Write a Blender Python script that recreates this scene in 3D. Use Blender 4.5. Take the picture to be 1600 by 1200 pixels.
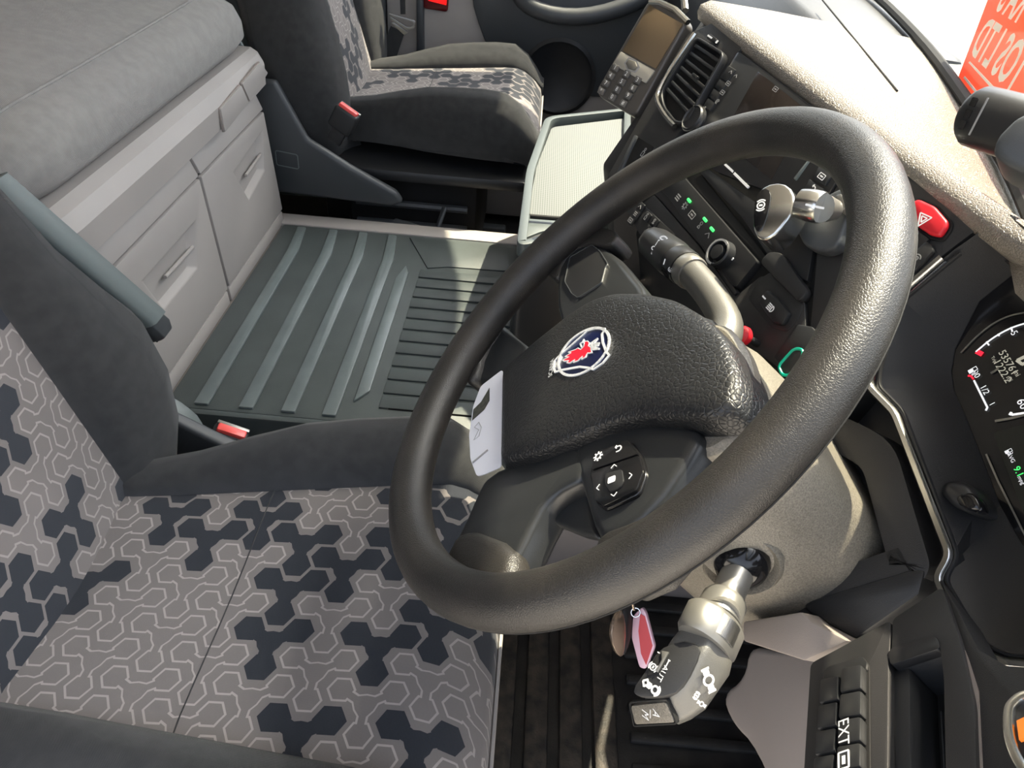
import bpy, bmesh, math, random
from mathutils import Vector, Matrix
random.seed(7)
for o in list(bpy.data.objects): bpy.data.objects.remove(o)
scene = bpy.context.scene
COL = scene.collection

# ------------------------------------------------------------------ camera
# X = forward (towards the windscreen), Y = towards the passenger side, Z = up, z=0 driver's floor
H, FOC, PITCH, ROLL = 1.08, 1202.0, math.radians(37.5), 0.09
CF = Vector((0, math.cos(PITCH), -math.sin(PITCH)))
_u0 = Vector((0, math.sin(PITCH), math.cos(PITCH)))
CR = Vector((1, 0, 0)) * math.cos(ROLL) + _u0 * math.sin(ROLL)
CU = -Vector((1, 0, 0)) * math.sin(ROLL) + _u0 * math.cos(ROLL)
CO = Vector((0, 0, H))
cam = bpy.data.cameras.new('camera'); cam.sensor_width = 36; cam.lens = FOC / 1600 * 36; cam.clip_start = 0.01
camo = bpy.data.objects.new('camera', cam); COL.objects.link(camo)
m3 = Matrix((CR, CU, -CF)).transposed()
camo.matrix_world = Matrix.Translation(CO) @ m3.to_4x4()
scene.camera = camo

# ------------------------------------------------------------------ light
world = bpy.data.worlds.new('sky'); scene.world = world; world.use_nodes = True
wn = world.node_tree.nodes; wl = world.node_tree.links
sky = wn.new('ShaderNodeTexSky'); sky.sky_type = 'NISHITA'; sky.sun_disc = False
SUN_EL, SUN_AZ = math.radians(61), math.radians(47)     # azimuth measured from +X towards +Y
sky.sun_elevation = SUN_EL; sky.sun_rotation = math.radians(90) - SUN_AZ
sky.air_density = .8; sky.dust_density = 5.0; sky.ozone_density = 1.0
hs_ = wn.new('ShaderNodeHueSaturation'); hs_.inputs['Saturation'].default_value = .50      # hazy white summer sky
wl.new(sky.outputs[0], hs_.inputs['Color']); wl.new(hs_.outputs[0], wn['Background'].inputs[0]); wn['Background'].inputs[1].default_value = 0.50
sun = bpy.data.lights.new('sun', 'SUN'); sun.energy = 11.0; sun.angle = math.radians(0.6); sun.color = (1, .87, .66)
suno = bpy.data.objects.new('sun', sun); COL.objects.link(suno)
sd = Vector((math.cos(SUN_EL) * math.cos(SUN_AZ), math.cos(SUN_EL) * math.sin(SUN_AZ), math.sin(SUN_EL)))
suno.rotation_euler = sd.to_track_quat('Z', 'Y').to_euler(); suno.location = (2, 2, 6)
vs = scene.view_settings; vs.view_transform = 'Standard'; vs.look = 'None'; vs.exposure = 0.52; vs.gamma = 1; vs.use_curve_mapping = False
try: scene.cycles.max_bounces = 8
except Exception: pass

# ------------------------------------------------------------------ helpers: where a sight line meets a real surface
AX = {'x': Vector((1, 0, 0)), 'y': Vector((0, 1, 0)), 'z': Vector((0, 0, 1))}
class Plane:
    def __init__(s, n, p): s.n = Vector(n).normalized(); s.p = Vector(p)
    def off(s, d): return Plane(s.n, s.p + s.n * d)
def on(pl, u, v):
    if isinstance(pl, tuple): pl = Plane(AX[pl[0]], AX[pl[0]] * pl[1])
    d = CF * FOC + CR * (u - 800) - CU * (v - 600)
    return CO + d * ((pl.n.dot(pl.p - CO)) / pl.n.dot(d))
def ons(pl, pts): return [on(pl, *q) for q in pts]

# ------------------------------------------------------------------ helpers: objects
WL = {}
def tag(o, label=None, cat=None, group=None, kind=None):
    if label: o['label'] = label
    if cat: o['category'] = cat
    if group: o['group'] = group
    if kind: o['kind'] = kind
    return o
def thing(name, loc, label, cat, group=None):
    o = bpy.data.objects.new(name, None); COL.objects.link(o); o.location = loc; o.empty_display_size = .05
    WL[o] = Vector(loc); return tag(o, label, cat, group)
def finish(me, mat, smooth=40):
    if mat: me.materials.append(mat)
    if smooth:
        for p in me.polygons: p.use_smooth = True
        me.set_sharp_from_angle(angle=math.radians(smooth))
def obj(name, geo, mat, parent=None, smooth=40, uv=None):
    """geo = (verts in world space, faces) -> ONE mesh object"""
    vs_, fs = geo
    vs_ = [Vector(v) for v in vs_]
    if parent: base = WL[parent]
    else:
        n = len(vs_); base = Vector((sum(v.x for v in vs_) / n, sum(v.y for v in vs_) / n, min(v.z for v in vs_)))
    me = bpy.data.meshes.new(name)
    me.from_pydata([v - base for v in vs_], [], fs); me.update()
    bm = bmesh.new(); bm.from_mesh(me); bmesh.ops.recalc_face_normals(bm, faces=bm.faces); bm.to_mesh(me); bm.free()
    if uv:
        lay = me.uv_layers.new(name='UVMap')
        for lp in me.loops:
            lay.data[lp.index].uv = uv(me.vertices[lp.vertex_index].co + base)
    finish(me, mat, smooth)
    o = bpy.data.objects.new(name, me); COL.objects.link(o); WL[o] = base
    if parent: o.parent = parent; o.location = (0, 0, 0)
    else: o.location = base
    return o
def inst(name, me, mw, parent):
    o = bpy.data.objects.new(name, me); COL.objects.link(o); o.parent = parent
    o.matrix_local = Matrix.Translation(-WL[parent]) @ mw; WL[o] = WL[parent]
    return o
def lmesh(name, geo, mat, smooth=40):
    me = bpy.data.meshes.new(name); me.from_pydata([Vector(v) for v in geo[0]], [], geo[1]); me.update()
    bm = bmesh.new(); bm.from_mesh(me); bmesh.ops.recalc_face_normals(bm, faces=bm.faces); bm.to_mesh(me); bm.free()
    finish(me, mat, smooth); return me

# ------------------------------------------------------------------ helpers: geometry, all return (verts, faces)
def join(*gs):
    V, F = [], []
    for v, f in gs:
        b = len(V); V += [Vector(q) for q in v]; F += [[i + b for i in x] for x in f]
    return V, F
def bev(geo, w, seg=2, ang=25):
    if w <= 0: return geo
    bm = bmesh.new(); vv = [bm.verts.new(v) for v in geo[0]]
    for f in geo[1]:
        try: bm.faces.new([vv[i] for i in f])
        except ValueError: pass
    bmesh.ops.recalc_face_normals(bm, faces=bm.faces)
    es = [e for e in bm.edges if len(e.link_faces) == 2 and e.calc_face_angle() > math.radians(ang)]
    bmesh.ops.bevel(bm, geom=es, offset=w, offset_type='OFFSET', segments=seg, profile=.5, affect='EDGES', clamp_overlap=True)
    bm.verts.index_update()
    r = ([v.co.copy() for v in bm.verts], [[v.index for v in f.verts] for f in bm.faces]); bm.free(); return r
def slab(pts, n, h0, h1, b=0, seg=2):
    """polygon of world points extruded along n from h0 to h1"""
    n = Vector(n).normalized(); k = len(pts)
    V = [Vector(p) + n * h0 for p in pts] + [Vector(p) + n * h1 for p in pts]
    F = [list(range(k))[::-1], list(range(k, 2 * k))] + [[i, (i + 1) % k, k + (i + 1) % k, k + i] for i in range(k)]
    return bev((V, F), b, seg)
def ring(pts, n, w, h0, h1, b=0, closed=True):
    """frame that follows the polygon pts, w wide to the inside"""
    n = Vector(n).normalized(); pts = [Vector(p) for p in pts]; k = len(pts)
    c = sum(pts, Vector()) / k; inn = []
    for i in range(k):
        a, p, q = pts[i - 1], pts[i], pts[(i + 1) % k]
        if not closed and i == 0: a = p + (p - q)
        if not closed and i == k - 1: q = p + (p - a)
        d1, d2 = (p - a).normalized(), (q - p).normalized()
        n1, n2 = n.cross(d1), n.cross(d2); m = (n1 + n2)
        if m.length < 1e-6: m = n1
        m.normalize(); m = m / max(.35, m.dot(n1))
        inn.append((p, m))
    if closed and sum(m.dot(c - p) for p, m in inn) < 0: w = -w
    inn = [p + m * w for p, m in inn]
    V = [p + n * h0 for p in pts] + [p + n * h0 for p in inn] + [p + n * h1 for p in pts] + [p + n * h1 for p in inn]
    F = []
    for i in range(k if closed else k - 1):
        j = (i + 1) % k
        F += [[i, j, k + j, k + i], [2 * k + i, 2 * k + j, 3 * k + j, 3 * k + i], [i, j, 2 * k + j, 2 * k + i], [k + i, k + j, 3 * k + j, 3 * k + i]]
    if not closed: F += [[0, k, 3 * k, 2 * k], [k - 1, 2 * k - 1, 4 * k - 1, 3 * k - 1]]
    return bev((V, F), b, 2)
def box(x0, x1, y0, y1, z0, z1, b=0, seg=2):
    return slab([(x0, y0, z0), (x1, y0, z0), (x1, y1, z0), (x0, y1, z0)], (0, 0, 1), 0, z1 - z0, b, seg)
def fbox(M, x0, x1, y0, y1, z0, z1, b=0, seg=2):
    g = box(x0, x1, y0, y1, z0, z1, b, seg); return [M @ Vector(v) for v in g[0]], g[1]
def frame(o, z, x):
    z = Vector(z).normalized(); x = Vector(x); x = (x - z * x.dot(z)).normalized(); y = z.cross(x)
    return Matrix.Translation(Vector(o)) @ Matrix((x, y, z)).transposed().to_4x4()
def loft(rings, cap=True, closed=True):
    k = len(rings[0]); V = [Vector(p) for r in rings for p in r]; F = []
    for a in range(len(rings) - 1):
        for i in range(k if closed else k - 1):
            j = (i + 1) % k
            F.append([a * k + i, a * k + j, (a + 1) * k + j, (a + 1) * k + i])
    if cap: F += [list(range(k))[::-1], [(len(rings) - 1) * k + i for i in range(k)]]
    return V, F
def tube(path, rad, n=12, up=(0, 0, 1), flat=1.0, closed=False):
    path = [Vector(p) for p in path]; m = len(path); rings = []
    rad = rad if isinstance(rad, (list, tuple)) else [rad] * m
    for i, p in enumerate(path):
        if closed: t = path[(i + 1) % m] - path[i - 1]
        else: t = path[min(i + 1, m - 1)] - path[max(i - 1, 0)]
        t.normalize(); a = Vector(up).cross(t)
        if a.length < 1e-4: a = Vector((1, 0, 0)).cross(t)
        a.normalize(); b = t.cross(a)
        rings.append([p + (a * math.cos(2 * math.pi * k / n) + b * math.sin(2 * math.pi * k / n) * flat) * rad[i] for k in range(n)])
    if closed: rings.append(rings[0]); return loft(rings, False)
    return loft(rings)
def lathe(M, prof, n=24):
    return loft([[M @ Vector((r * math.cos(2 * math.pi * k / n), r * math.sin(2 * math.pi * k / n), z)) for k in range(n)] for r, z in prof])
def smoothpts(pts, it=2, closed=True):
    """Chaikin corner cutting"""
    pts = [Vector(p) for p in pts]
    for _ in range(it):
        o = [] if closed else [pts[0]]
        for i in range(len(pts) if closed else len(pts) - 1):
            a, b = pts[i], pts[(i + 1) % len(pts)]
            o += [a * .75 + b * .25, a * .25 + b * .75]
        if not closed: o.append(pts[-1])
        pts = o
    return pts
def rcorner(pts, r, seg=4):
    """round each corner of a polygon by r"""
    pts = [Vector(p) for p in pts]; o = []
    for i in range(len(pts)):
        a, p, q = pts[i - 1], pts[i], pts[(i + 1) % len(pts)]
        d1, d2 = a - p, q - p; l = min(r, d1.length * .45, d2.length * .45)
        s, e = p + d1.normalized() * l, p + d2.normalized() * l
        for k in range(seg + 1):
            t = k / seg; o.append(s * (1 - t) ** 2 + p * 2 * t * (1 - t) + e * t * t)
    return o
def rrect(M, w, h, r, seg=4):
    return [M @ p for p in rcorner([(-w / 2, -h / 2, 0), (w / 2, -h / 2, 0), (w / 2, h / 2, 0), (-w / 2, h / 2, 0)], r, seg)]
_tc = {}
def text(M, s, size, ex=.0003, mirror=False, bold=0):
    """lettering laid on the plane of M (x = reading direction, z = outwards)"""
    if s not in _tc:
        cu = bpy.data.curves.new('t', 'FONT'); cu.body = s; cu.align_x = 'CENTER'; cu.align_y = 'CENTER'; cu.size = 1; cu.resolution_u = 3; cu.offset = bold
        to = bpy.data.objects.new('t', cu); COL.objects.link(to); bpy.context.view_layer.update()
        me = bpy.data.meshes.new_from_object(to.evaluated_get(bpy.context.evaluated_depsgraph_get()))
        _tc[s] = ([v.co.copy() for v in me.vertices], [list(p.vertices) for p in me.polygons])
        bpy.data.objects.remove(to); bpy.data.curves.remove(cu); bpy.data.meshes.remove(me)
    V, F = _tc[s]; k = -1 if mirror else 1
    return [M @ Vector((v.x * size * k, v.y * size, ex)) for v in V], [list(f) for f in F]
def quadM(pl, u, v, du, dv, h=0):
    """frame on plane pl at pixel (u,v), x axis running towards pixel (u+du, v+dv), raised h"""
    p = on(pl, u, v); q = on(pl, u + du, v + dv); return frame(p + pl.n * h, pl.n, q - p)

# ------------------------------------------------------------------ materials
def mat(name, col, rough=.5, metal=0, bump=0, bscale=400, var=0, vscale=30, spec=.5, coat=0, emit=None, estr=0, alpha=1, col2=None, voro=False, sheen=0):
    m = bpy.data.materials.new(name); m.use_nodes = True; nt = m.node_tree; b = nt.nodes['Principled BSDF']
    b.inputs['Base Color'].default_value = (*col, 1); b.inputs['Roughness'].default_value = rough
    b.inputs['Metallic'].default_value = metal; b.inputs['Specular IOR Level'].default_value = spec
    b.inputs['Coat Weight'].default_value = coat
    if sheen: b.inputs['Sheen Weight'].default_value = sheen; b.inputs['Sheen Roughness'].default_value = .5
    if emit: b.inputs['Emission Color'].default_value = (*emit, 1); b.inputs['Emission Strength'].default_value = estr
    tc = nt.nodes.new('ShaderNodeTexCoord')
    if var or col2:
        n = nt.nodes.new('ShaderNodeTexNoise'); n.inputs['Scale'].default_value = vscale; n.inputs['Detail'].default_value = 5
        nt.links.new(tc.outputs['Object'], n.inputs['Vector'])
        r = nt.nodes.new('ShaderNodeValToRGB'); r.color_ramp.elements[0].position = .35; r.color_ramp.elements[1].position = .65
        c2 = col2 or tuple(c * (1 + var) for c in col); c1 = col if col2 else tuple(c * (1 - var) for c in col)
        r.color_ramp.elements[0].color = (*c1, 1); r.color_ramp.elements[1].color = (*c2, 1)
        nt.links.new(n.outputs['Fac'], r.inputs[0]); nt.links.new(r.outputs[0], b.inputs['Base Color'])
    if bump:
        if voro:
            n = nt.nodes.new('ShaderNodeTexVoronoi'); n.feature = 'DISTANCE_TO_EDGE'; n.inputs['Scale'].default_value = bscale; out = n.outputs['Distance']
            cl = nt.nodes.new('ShaderNodeMath'); cl.operation = 'MINIMUM'; cl.inputs[1].default_value = .18; nt.links.new(out, cl.inputs[0]); out = cl.outputs[0]
        else:
            n = nt.nodes.new('ShaderNodeTexNoise'); n.inputs['Scale'].default_value = bscale; n.inputs['Detail'].default_value = 2; out = n.outputs['Fac']
        nt.links.new(tc.outputs['Object'], n.inputs['Vector'])
        bp = nt.nodes.new('ShaderNodeBump'); bp.inputs['Strength'].default_value = bump; bp.inputs['Distance'].default_value = .001 if not voro else .003
        nt.links.new(out, bp.inputs['Height']); nt.links.new(bp.outputs[0], b.inputs['Normal'])
    return m
def weave(name, col, col2, scale=900, rough=.9, bump=.5, sheen=.3):
    """ribbed cloth: fine waves on the object's coordinates"""
    m = mat(name, col, rough, col2=col2, vscale=60, sheen=sheen, spec=.2); nt = m.node_tree
    tc = nt.nodes.new('ShaderNodeTexCoord'); w = nt.nodes.new('ShaderNodeTexWave'); w.wave_type = 'BANDS'; w.bands_direction = 'DIAGONAL'
    w.inputs['Scale'].default_value = scale; w.inputs['Distortion'].default_value = .5
    nt.links.new(tc.outputs['Object'], w.inputs[0]); bp = nt.nodes.new('ShaderNodeBump'); bp.inputs['Strength'].default_value = bump; bp.inputs['Distance'].default_value = .001
    nt.links.new(w.outputs['Fac'], bp.inputs['Height']); nt.links.new(bp.outputs[0], nt.nodes['Principled BSDF'].inputs['Normal'])
    return m
def pattern_cloth(name, rot, taupe, light, dark, frac=.48, pitch=.030):
    """printed cloth: interlocking three-armed figures on a hexagonal lattice, some of them dark"""
    m = bpy.data.materials.new(name); m.use_nodes = True; nt = m.node_tree; L = nt.links; b = nt.nodes['Principled BSDF']
    b.inputs['Roughness'].default_value = .9; b.inputs['Specular IOR Level'].default_value = .2; b.inputs['Sheen Weight'].default_value = .15
    def M(op, a, c=None, d=None):
        n = nt.nodes.new('ShaderNodeMath'); n.operation = op
        for i, x in enumerate((a, c, d)):
            if x is None: continue
            if isinstance(x, (int, float)): n.inputs[i].default_value = x
            else: L.new(x, n.inputs[i])
        return n.outputs[0]
    uv = nt.nodes.new('ShaderNodeUVMap'); uv.uv_map = 'UVMap'
    mp = nt.nodes.new('ShaderNodeMapping'); mp.inputs['Scale'].default_value = (1 / pitch,) * 3; mp.inputs['Rotation'].default_value = (0, 0, rot)
    mp.inputs['Location'].default_value = (400, 400 * 1.7320508, 0); L.new(uv.outputs[0], mp.inputs[0])
    sp = nt.nodes.new('ShaderNodeSeparateXYZ'); L.new(mp.outputs[0], sp.inputs[0]); px, py = sp.outputs[0], sp.outputs[1]
    S3 = 1.7320508
    ax = M('SUBTRACT', M('MODULO', px, 1.0), .5); ay = M('SUBTRACT', M('MODULO', py, S3), S3 / 2)
    bx = M('SUBTRACT', M('MODULO', M('ADD', px, .5), 1.0), .5); by = M('SUBTRACT', M('MODULO', M('ADD', py, S3 / 2), S3), S3 / 2)
    la = M('ADD', M('MULTIPLY', ax, ax), M('MULTIPLY', ay, ay)); lb = M('ADD', M('MULTIPLY', bx, bx), M('MULTIPLY', by, by))
    sel = M('LESS_THAN', la, lb)
    mix = lambda f, a, c: M('ADD', c, M('MULTIPLY', f, M('SUBTRACT', a, c)))
    gx, gy = mix(sel, ax, bx), mix(sel, ay, by)
    cx, cy = M('SUBTRACT', px, gx), M('SUBTRACT', py, gy)
    r = M('ROUND', M('DIVIDE', cy, S3 / 2)); q = M('ROUND', M('SUBTRACT', cx, M('MULTIPLY', r, .5)))
    qm = M('FLOORED_MODULO', q, 2.0); rm = M('FLOORED_MODULO', r, 2.0)
    dx = M('ADD', M('MULTIPLY', qm, M('SUBTRACT', 1.0, rm)), M('MULTIPLY', rm, -.5))
    dy = M('MULTIPLY', rm, M('MULTIPLY', S3 / 2, M('SUBTRACT', M('MULTIPLY', qm, 2.0), 1.0)))
    ox, oy = M('SUBTRACT', cx, dx), M('SUBTRACT', cy, dy)
    lx, ly = M('SUBTRACT', px, ox), M('SUBTRACT', py, oy)
    ang = M('WRAP', M('ARCTAN2', ly, lx), math.pi / 3, -math.pi / 3)
    rr = M('SQRT', M('ADD', M('MULTIPLY', lx, lx), M('MULTIPLY', ly, ly)))
    fx = M('MULTIPLY', rr, M('COSINE', ang)); fy = M('ABSOLUTE', M('MULTIPLY', rr, M('SINE', ang)))
    hx = M('ABSOLUTE', M('SUBTRACT', fx, .93))
    hd = M('SUBTRACT', M('MAXIMUM', hx, M('ADD', M('MULTIPLY', hx, .5), M('MULTIPLY', fy, .866))), .36)
    w = M('ADD', .14, M('MULTIPLY', .80, M('MAXIMUM', 0.0, M('SUBTRACT', .36, fx))))
    nk = M('MAXIMUM', M('SUBTRACT', fy, w), M('SUBTRACT', fx, .93))
    d = M('MINIMUM', hd, nk)
    wnz = nt.nodes.new('ShaderNodeTexWhiteNoise'); wnz.noise_dimensions = '2D'
    cb = nt.nodes.new('ShaderNodeCombineXYZ'); L.new(M('ROUND', M('MULTIPLY', ox, 2.0)), cb.inputs[0]); L.new(M('ROUND', M('DIVIDE', oy, S3 / 2)), cb.inputs[1])
    L.new(cb.outputs[0], wnz.inputs['Vector'])
    isd = M('LESS_THAN', wnz.outputs['Value'], frac)
    fill = M('MULTIPLY', isd, M('LESS_THAN', d, .085))
    line = M('MULTIPLY', M('SUBTRACT', 1.0, isd), M('LESS_THAN', M('ABSOLUTE', M('ADD', d, .0)), .034))
    def mx(f, c1, c2):
        n = nt.nodes.new('ShaderNodeMix'); n.data_type = 'RGBA'; L.new(f, n.inputs[0])
        for i, c in ((6, c1), (7, c2)):
            if isinstance(c, tuple): n.inputs[i].default_value = (*c, 1)
            else: L.new(c, n.inputs[i])
        return n.outputs[2]
    nz = nt.nodes.new('ShaderNodeTexNoise'); nz.inputs['Scale'].default_value = 9; tco = nt.nodes.new('ShaderNodeTexCoord'); L.new(tco.outputs['Object'], nz.inputs[0])
    base = mx(nz.outputs['Fac'], tuple(c * .8 for c in taupe), tuple(c * 1.2 for c in taupe))
    L.new(mx(fill, mx(line, base, light), dark), b.inputs['Base Color'])
    wv = nt.nodes.new('ShaderNodeTexWave'); wv.inputs['Scale'].default_value = 260; L.new(uv.outputs[0], wv.inputs[0])
    bp = nt.nodes.new('ShaderNodeBump'); bp.inputs['Strength'].default_value = .25; bp.inputs['Distance'].default_value = .001
    L.new(M('ADD', M('MULTIPLY', wv.outputs['Fac'], .5), M('MULTIPLY', line, .8)), bp.inputs['Height']); L.new(bp.outputs[0], b.inputs['Normal'])
    return m
def glass(name, tint=(1, 1, 1), rough=0, tr=.9):
    m = bpy.data.materials.new(name); m.use_nodes = True; nt = m.node_tree; nt.nodes.remove(nt.nodes['Principled BSDF'])
    t = nt.nodes.new('ShaderNodeBsdfTransparent'); t.inputs[0].default_value = (*tint, 1); g = nt.nodes.new('ShaderNodeBsdfGlossy'); g.inputs['Roughness'].default_value = rough
    x = nt.nodes.new('ShaderNodeMixShader'); x.inputs[0].default_value = 1 - tr
    nt.links.new(t.outputs[0], x.inputs[1]); nt.links.new(g.outputs[0], x.inputs[2]); nt.links.new(x.outputs[0], nt.nodes['Material Output'].inputs[0]); return m

m_black = mat('black_plastic', (.018, .019, .021), .45, bump=.15, bscale=1500)
m_dash = mat('charcoal_plastic', (.024, .024, .025), .5, bump=.25, bscale=1800)
m_dash2 = mat('charcoal_plastic_smooth', (.019, .0195, .021), .36)
m_gap = mat('black_joint', (.004, .004, .004), .8)
m_gloss = mat('gloss_black', (.008, .008, .009), .12)
m_chrome = mat('satin_chrome', (.72, .72, .7), .22, 1)
m_silver = mat('silver_plastic', (.30, .29, .265), .36, .7)
m_beige = mat('beige_plastic', (.34, .318, .30), .5, bump=.12, bscale=1600, var=.03, vscale=8)
m_knee = mat('taupe_plastic', (.27, .235, .215), .55, bump=.15, bscale=1500)
m_shroud = mat('speckled_taupe_plastic', (.20, .183, .152), .32, bump=.5, bscale=900, var=.25, vscale=700)
m_greyp = mat('grey_plastic', (.14, .165, .165), .4, bump=.2, bscale=1500)
m_dgrey = mat('dark_grey_plastic', (.05, .055, .06), .45, bump=.15, bscale=1500)
m_rubber = mat('grey_rubber', (.062, .075, .075), .45, bump=.35, bscale=900, var=.1, vscale=14)
m_rib = mat('grey_rubber_skylit', (.12, .145, .147), .3, bump=.2, bscale=900, var=.1, vscale=20)  # lighter and glossier: sky light on the rib faces put into the colour
m_floor = mat('black_rubber', (.012, .012, .012), .5, bump=.3, bscale=400, col2=(.03, .027, .024), vscale=25)
m_floor2 = mat('black_rubber_scuffed', (.016, .015, .014), .55, bump=.5, bscale=300, col2=(.075, .06, .045), vscale=45)
m_cloth = weave('charcoal_cloth', (.031, .0325, .034), (.043, .044, .045), 700, .95, .6, .18)
m_cloth2 = weave('mattress_cloth', (.23, .223, .212), (.265, .257, .243), 250, .95, .4, .2)
m_pat = pattern_cloth('figured_cloth_seat', math.radians(90), (.160, .146, .141), (.31, .285, .268), (.021, .024, .031))
m_pat2 = pattern_cloth('figured_cloth_back', math.radians(60), (.180, .164, .158), (.31, .285, .268), (.028, .032, .04), .40)
m_leather = mat('black_leather', (.014, .0145, .0155), .38, bump=.5, bscale=270, voro=True)
m_rim = mat('black_leather_rim', (.016, .0155, .015), .40, bump=.28, bscale=620, voro=True, col2=(.030, .027, .024), vscale=16)
m_gun = mat('gunmetal_plastic', (.17, .165, .15), .38, .45, bump=.3, bscale=1400)
m_white = mat('white_print', (.75, .75, .75), .5, emit=(.8, .8, .8), estr=.12)
m_dim = mat('grey_print', (.33, .33, .33), .5)
m_red = mat('red_plastic', (.62, .018, .03), .35)
m_redl = mat('red_buckle_plastic', (.85, .1, .09), .3)
m_green = mat('green_indicator', (.05, .6, .1), .4, emit=(.05, .9, .15), estr=1.2)
m_teal = mat('teal_plastic', (.0, .38, .25), .35)
m_metal = mat('dull_steel', (.35, .35, .34), .35, 1)
m_glass = glass('window_glass', (.96, .98, .97), 0, .94)
# ================================================================== SETTING
m_ground = mat('pale_concrete', (.46, .44, .40), .9, var=.1, vscale=1.5)
m_roof = mat('headliner', (.42, .40, .37), .95)
def struct(name, geo, m, label=None, parent=None, smooth=40):
    o = obj(name, geo, m, parent, smooth)
    if parent is None: tag(o, label, None, None, 'structure')
    return o
struct('ground', box(-30, 30, -30, 30, -1.5, -1.45), m_ground, 'pale concrete yard outside the cab')
struct('floor', box(-1.2, .95, -.02, 2.3, -.05, 0), m_floor, 'black rubber covered cab floor')
struct('ceiling', box(-1.2, .34, -.02, 2.3, 1.80, 1.84), m_roof, 'light grey headliner of the cab')
struct('wall_rear', box(-1.26, -1.2, -.02, 2.3, -.05, 1.84), m_roof, 'light grey rear wall of the cab')
struct('wall_driver_rear', box(-1.2, -.78, -.06, -.02, -.05, 1.84), m_roof, 'light grey pillar panel behind the open driver door')
# windscreen: curved pane, header, pillars
base = [(.18, .02, .845), (.30, .30, .84), (.41, .60, .835), (.47, .84, .832), (.535, 1.15, .83), (.585, 1.55, .83), (.585, 1.9, .83), (.52, 2.2, .83)]
top = [(.26, .02, 1.76), (.37, .30, 1.76), (.44, .60, 1.76), (.47, .84, 1.76), (.485, 1.15, 1.76), (.50, 1.55, 1.76), (.49, 1.9, 1.76), (.41, 2.2, 1.76)]
BASE = smoothpts(base, 2, False); top = [(x - .07, y, z) for x, y, z in top]; TOP = smoothpts(top, 2, False)
def sheet(a, b, th):
    V = [p for p in a] + [p for p in b] + [p + Vector((th, 0, 0)) for p in a] + [p + Vector((th, 0, 0)) for p in b]; k = len(a); F = []
    for i in range(k - 1):
        F += [[i, i + 1, k + i + 1, k + i], [2 * k + i, 2 * k + i + 1, 3 * k + i + 1, 3 * k + i], [i, i + 1, 2 * k + i + 1, 2 * k + i], [k + i, k + i + 1, 3 * k + i + 1, 3 * k + i]]
    F += [[0, k, 3 * k, 2 * k], [k - 1, 2 * k - 1, 4 * k - 1, 3 * k - 1]]
    return V, F
struct('wall_front', sheet([Vector((max(p.x, .52) + .02, p.y, -.05)) for p in BASE], [Vector((max(p.x, .47), p.y, p.z - (.004 if p.x > .465 else .05))) for p in BASE], .03), m_gap, 'dark front bulkhead below the windscreen')
win = struct('window_1', sheet(BASE, TOP, .005), m_glass, 'curved windscreen glass above the dashboard')
struct('trim_1', tube([p + Vector((-.012, 0, .017)) for p in BASE], .007, 8), m_gap, 'black rubber seal along the foot of the windscreen')
struct('trim_2', sheet([p + Vector((-.10, 0, 0)) for p in TOP], [p + Vector((-.10, 0, .08)) for p in TOP], .12), m_roof, 'grey header above the windscreen')
for i, (a, b) in enumerate(((base[0], top[0]), (base[-1], top[-1]))):
    struct('trim_%d' % (3 + i), tube([a, b], .045, 10, flat=.8), m_dgrey, ['dark windscreen pillar on the driver side', 'dark windscreen pillar on the passenger side'][i])
struct('trim_6', sheet([p + Vector((.012, 0, -.012)) for p in BASE], [p + Vector((.014, 0, -.002)) for p in BASE], .09), mat('scuttle_reflections', (.07, .085, .08), .6, col2=(.22, .25, .23), vscale=60), 'scuttle panel outside the foot of the windscreen, its reflections painted as grey mottling')  # grey-green mottling puts the scuttle's reflections into its colour
# passenger side wall with window opening
struct('wall_passenger', join(box(-1.2, .70, 2.30, 2.36, -.05, .30), box(-1.2, .32, 2.27, 2.43, 1.54, 1.84), box(-1.2, -.55, 2.26, 2.36, .3, 1.66)), m_greyp, 'grey side wall round the passenger door')
d1 = struct('door_1', box(-.43, .70, 2.24, 2.34, .02, .86, .012), m_beige, 'passenger door with light grey panel, dark insert and red reflector')
DW = Plane((0, -1, 0), (0, 2.24, 0))
obj('door_insert', slab(smoothpts(ons(DW, [(736, -20), (742, 20), (765, 80), (770, 140), (1090, 160), (1100, -60), (760, -60)]), 1), DW.n, -.01, .012, .005), m_dgrey, d1)
obj('door_speaker', lathe(frame(on(DW, 872, 118), DW.n, (1, 0, 0)), [(.0, 0), (.10, .0), (.105, .018), (.095, .024), (.085, .016), (0, .014)], 28), m_black, d1)
rf = obj('door_reflector', slab(rcorner(ons(DW, [(663, -12), (702, -8), (700, 18), (662, 12)]), .008), DW.n, 0, .008, .002), mat('dark_red_lens', (.10, .005, .008), .2), d1)
obj('reflector_lens', slab(ons(DW, [(668, -10), (699, -7), (698, 7), (670, 0)]), DW.n, .0078, .0098, .0005), mat('glowing_red_lens', (.9, .01, .01), .15, emit=(1, .01, .01), estr=.7), rf)  # no lamp: emission stands in for light the reflector sends back
obj('door_seal', slab(ons(DW, [(652, -40), (662, -40), (664, 95), (652, 95)]), DW.n, -.01, .02, .006), m_dgrey, d1)
obj('door_grab', tube(smoothpts([on(DW, 800, -30) + Vector((0, -.02, 0)), on(DW, 830, 8) + Vector((0, -.07, 0)), on(DW, 910, 20) + Vector((0, -.08, 0)), on(DW, 1000, -5) + Vector((0, -.06, 0)), on(DW, 1040, -40) + Vector((0, -.02, 0))], 2, False), .022, 12), m_dgrey, d1)
struct('window_2', box(-.52, .45, 2.285, 2.29, .85, 1.56), m_glass, 'passenger door window glass')

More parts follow.
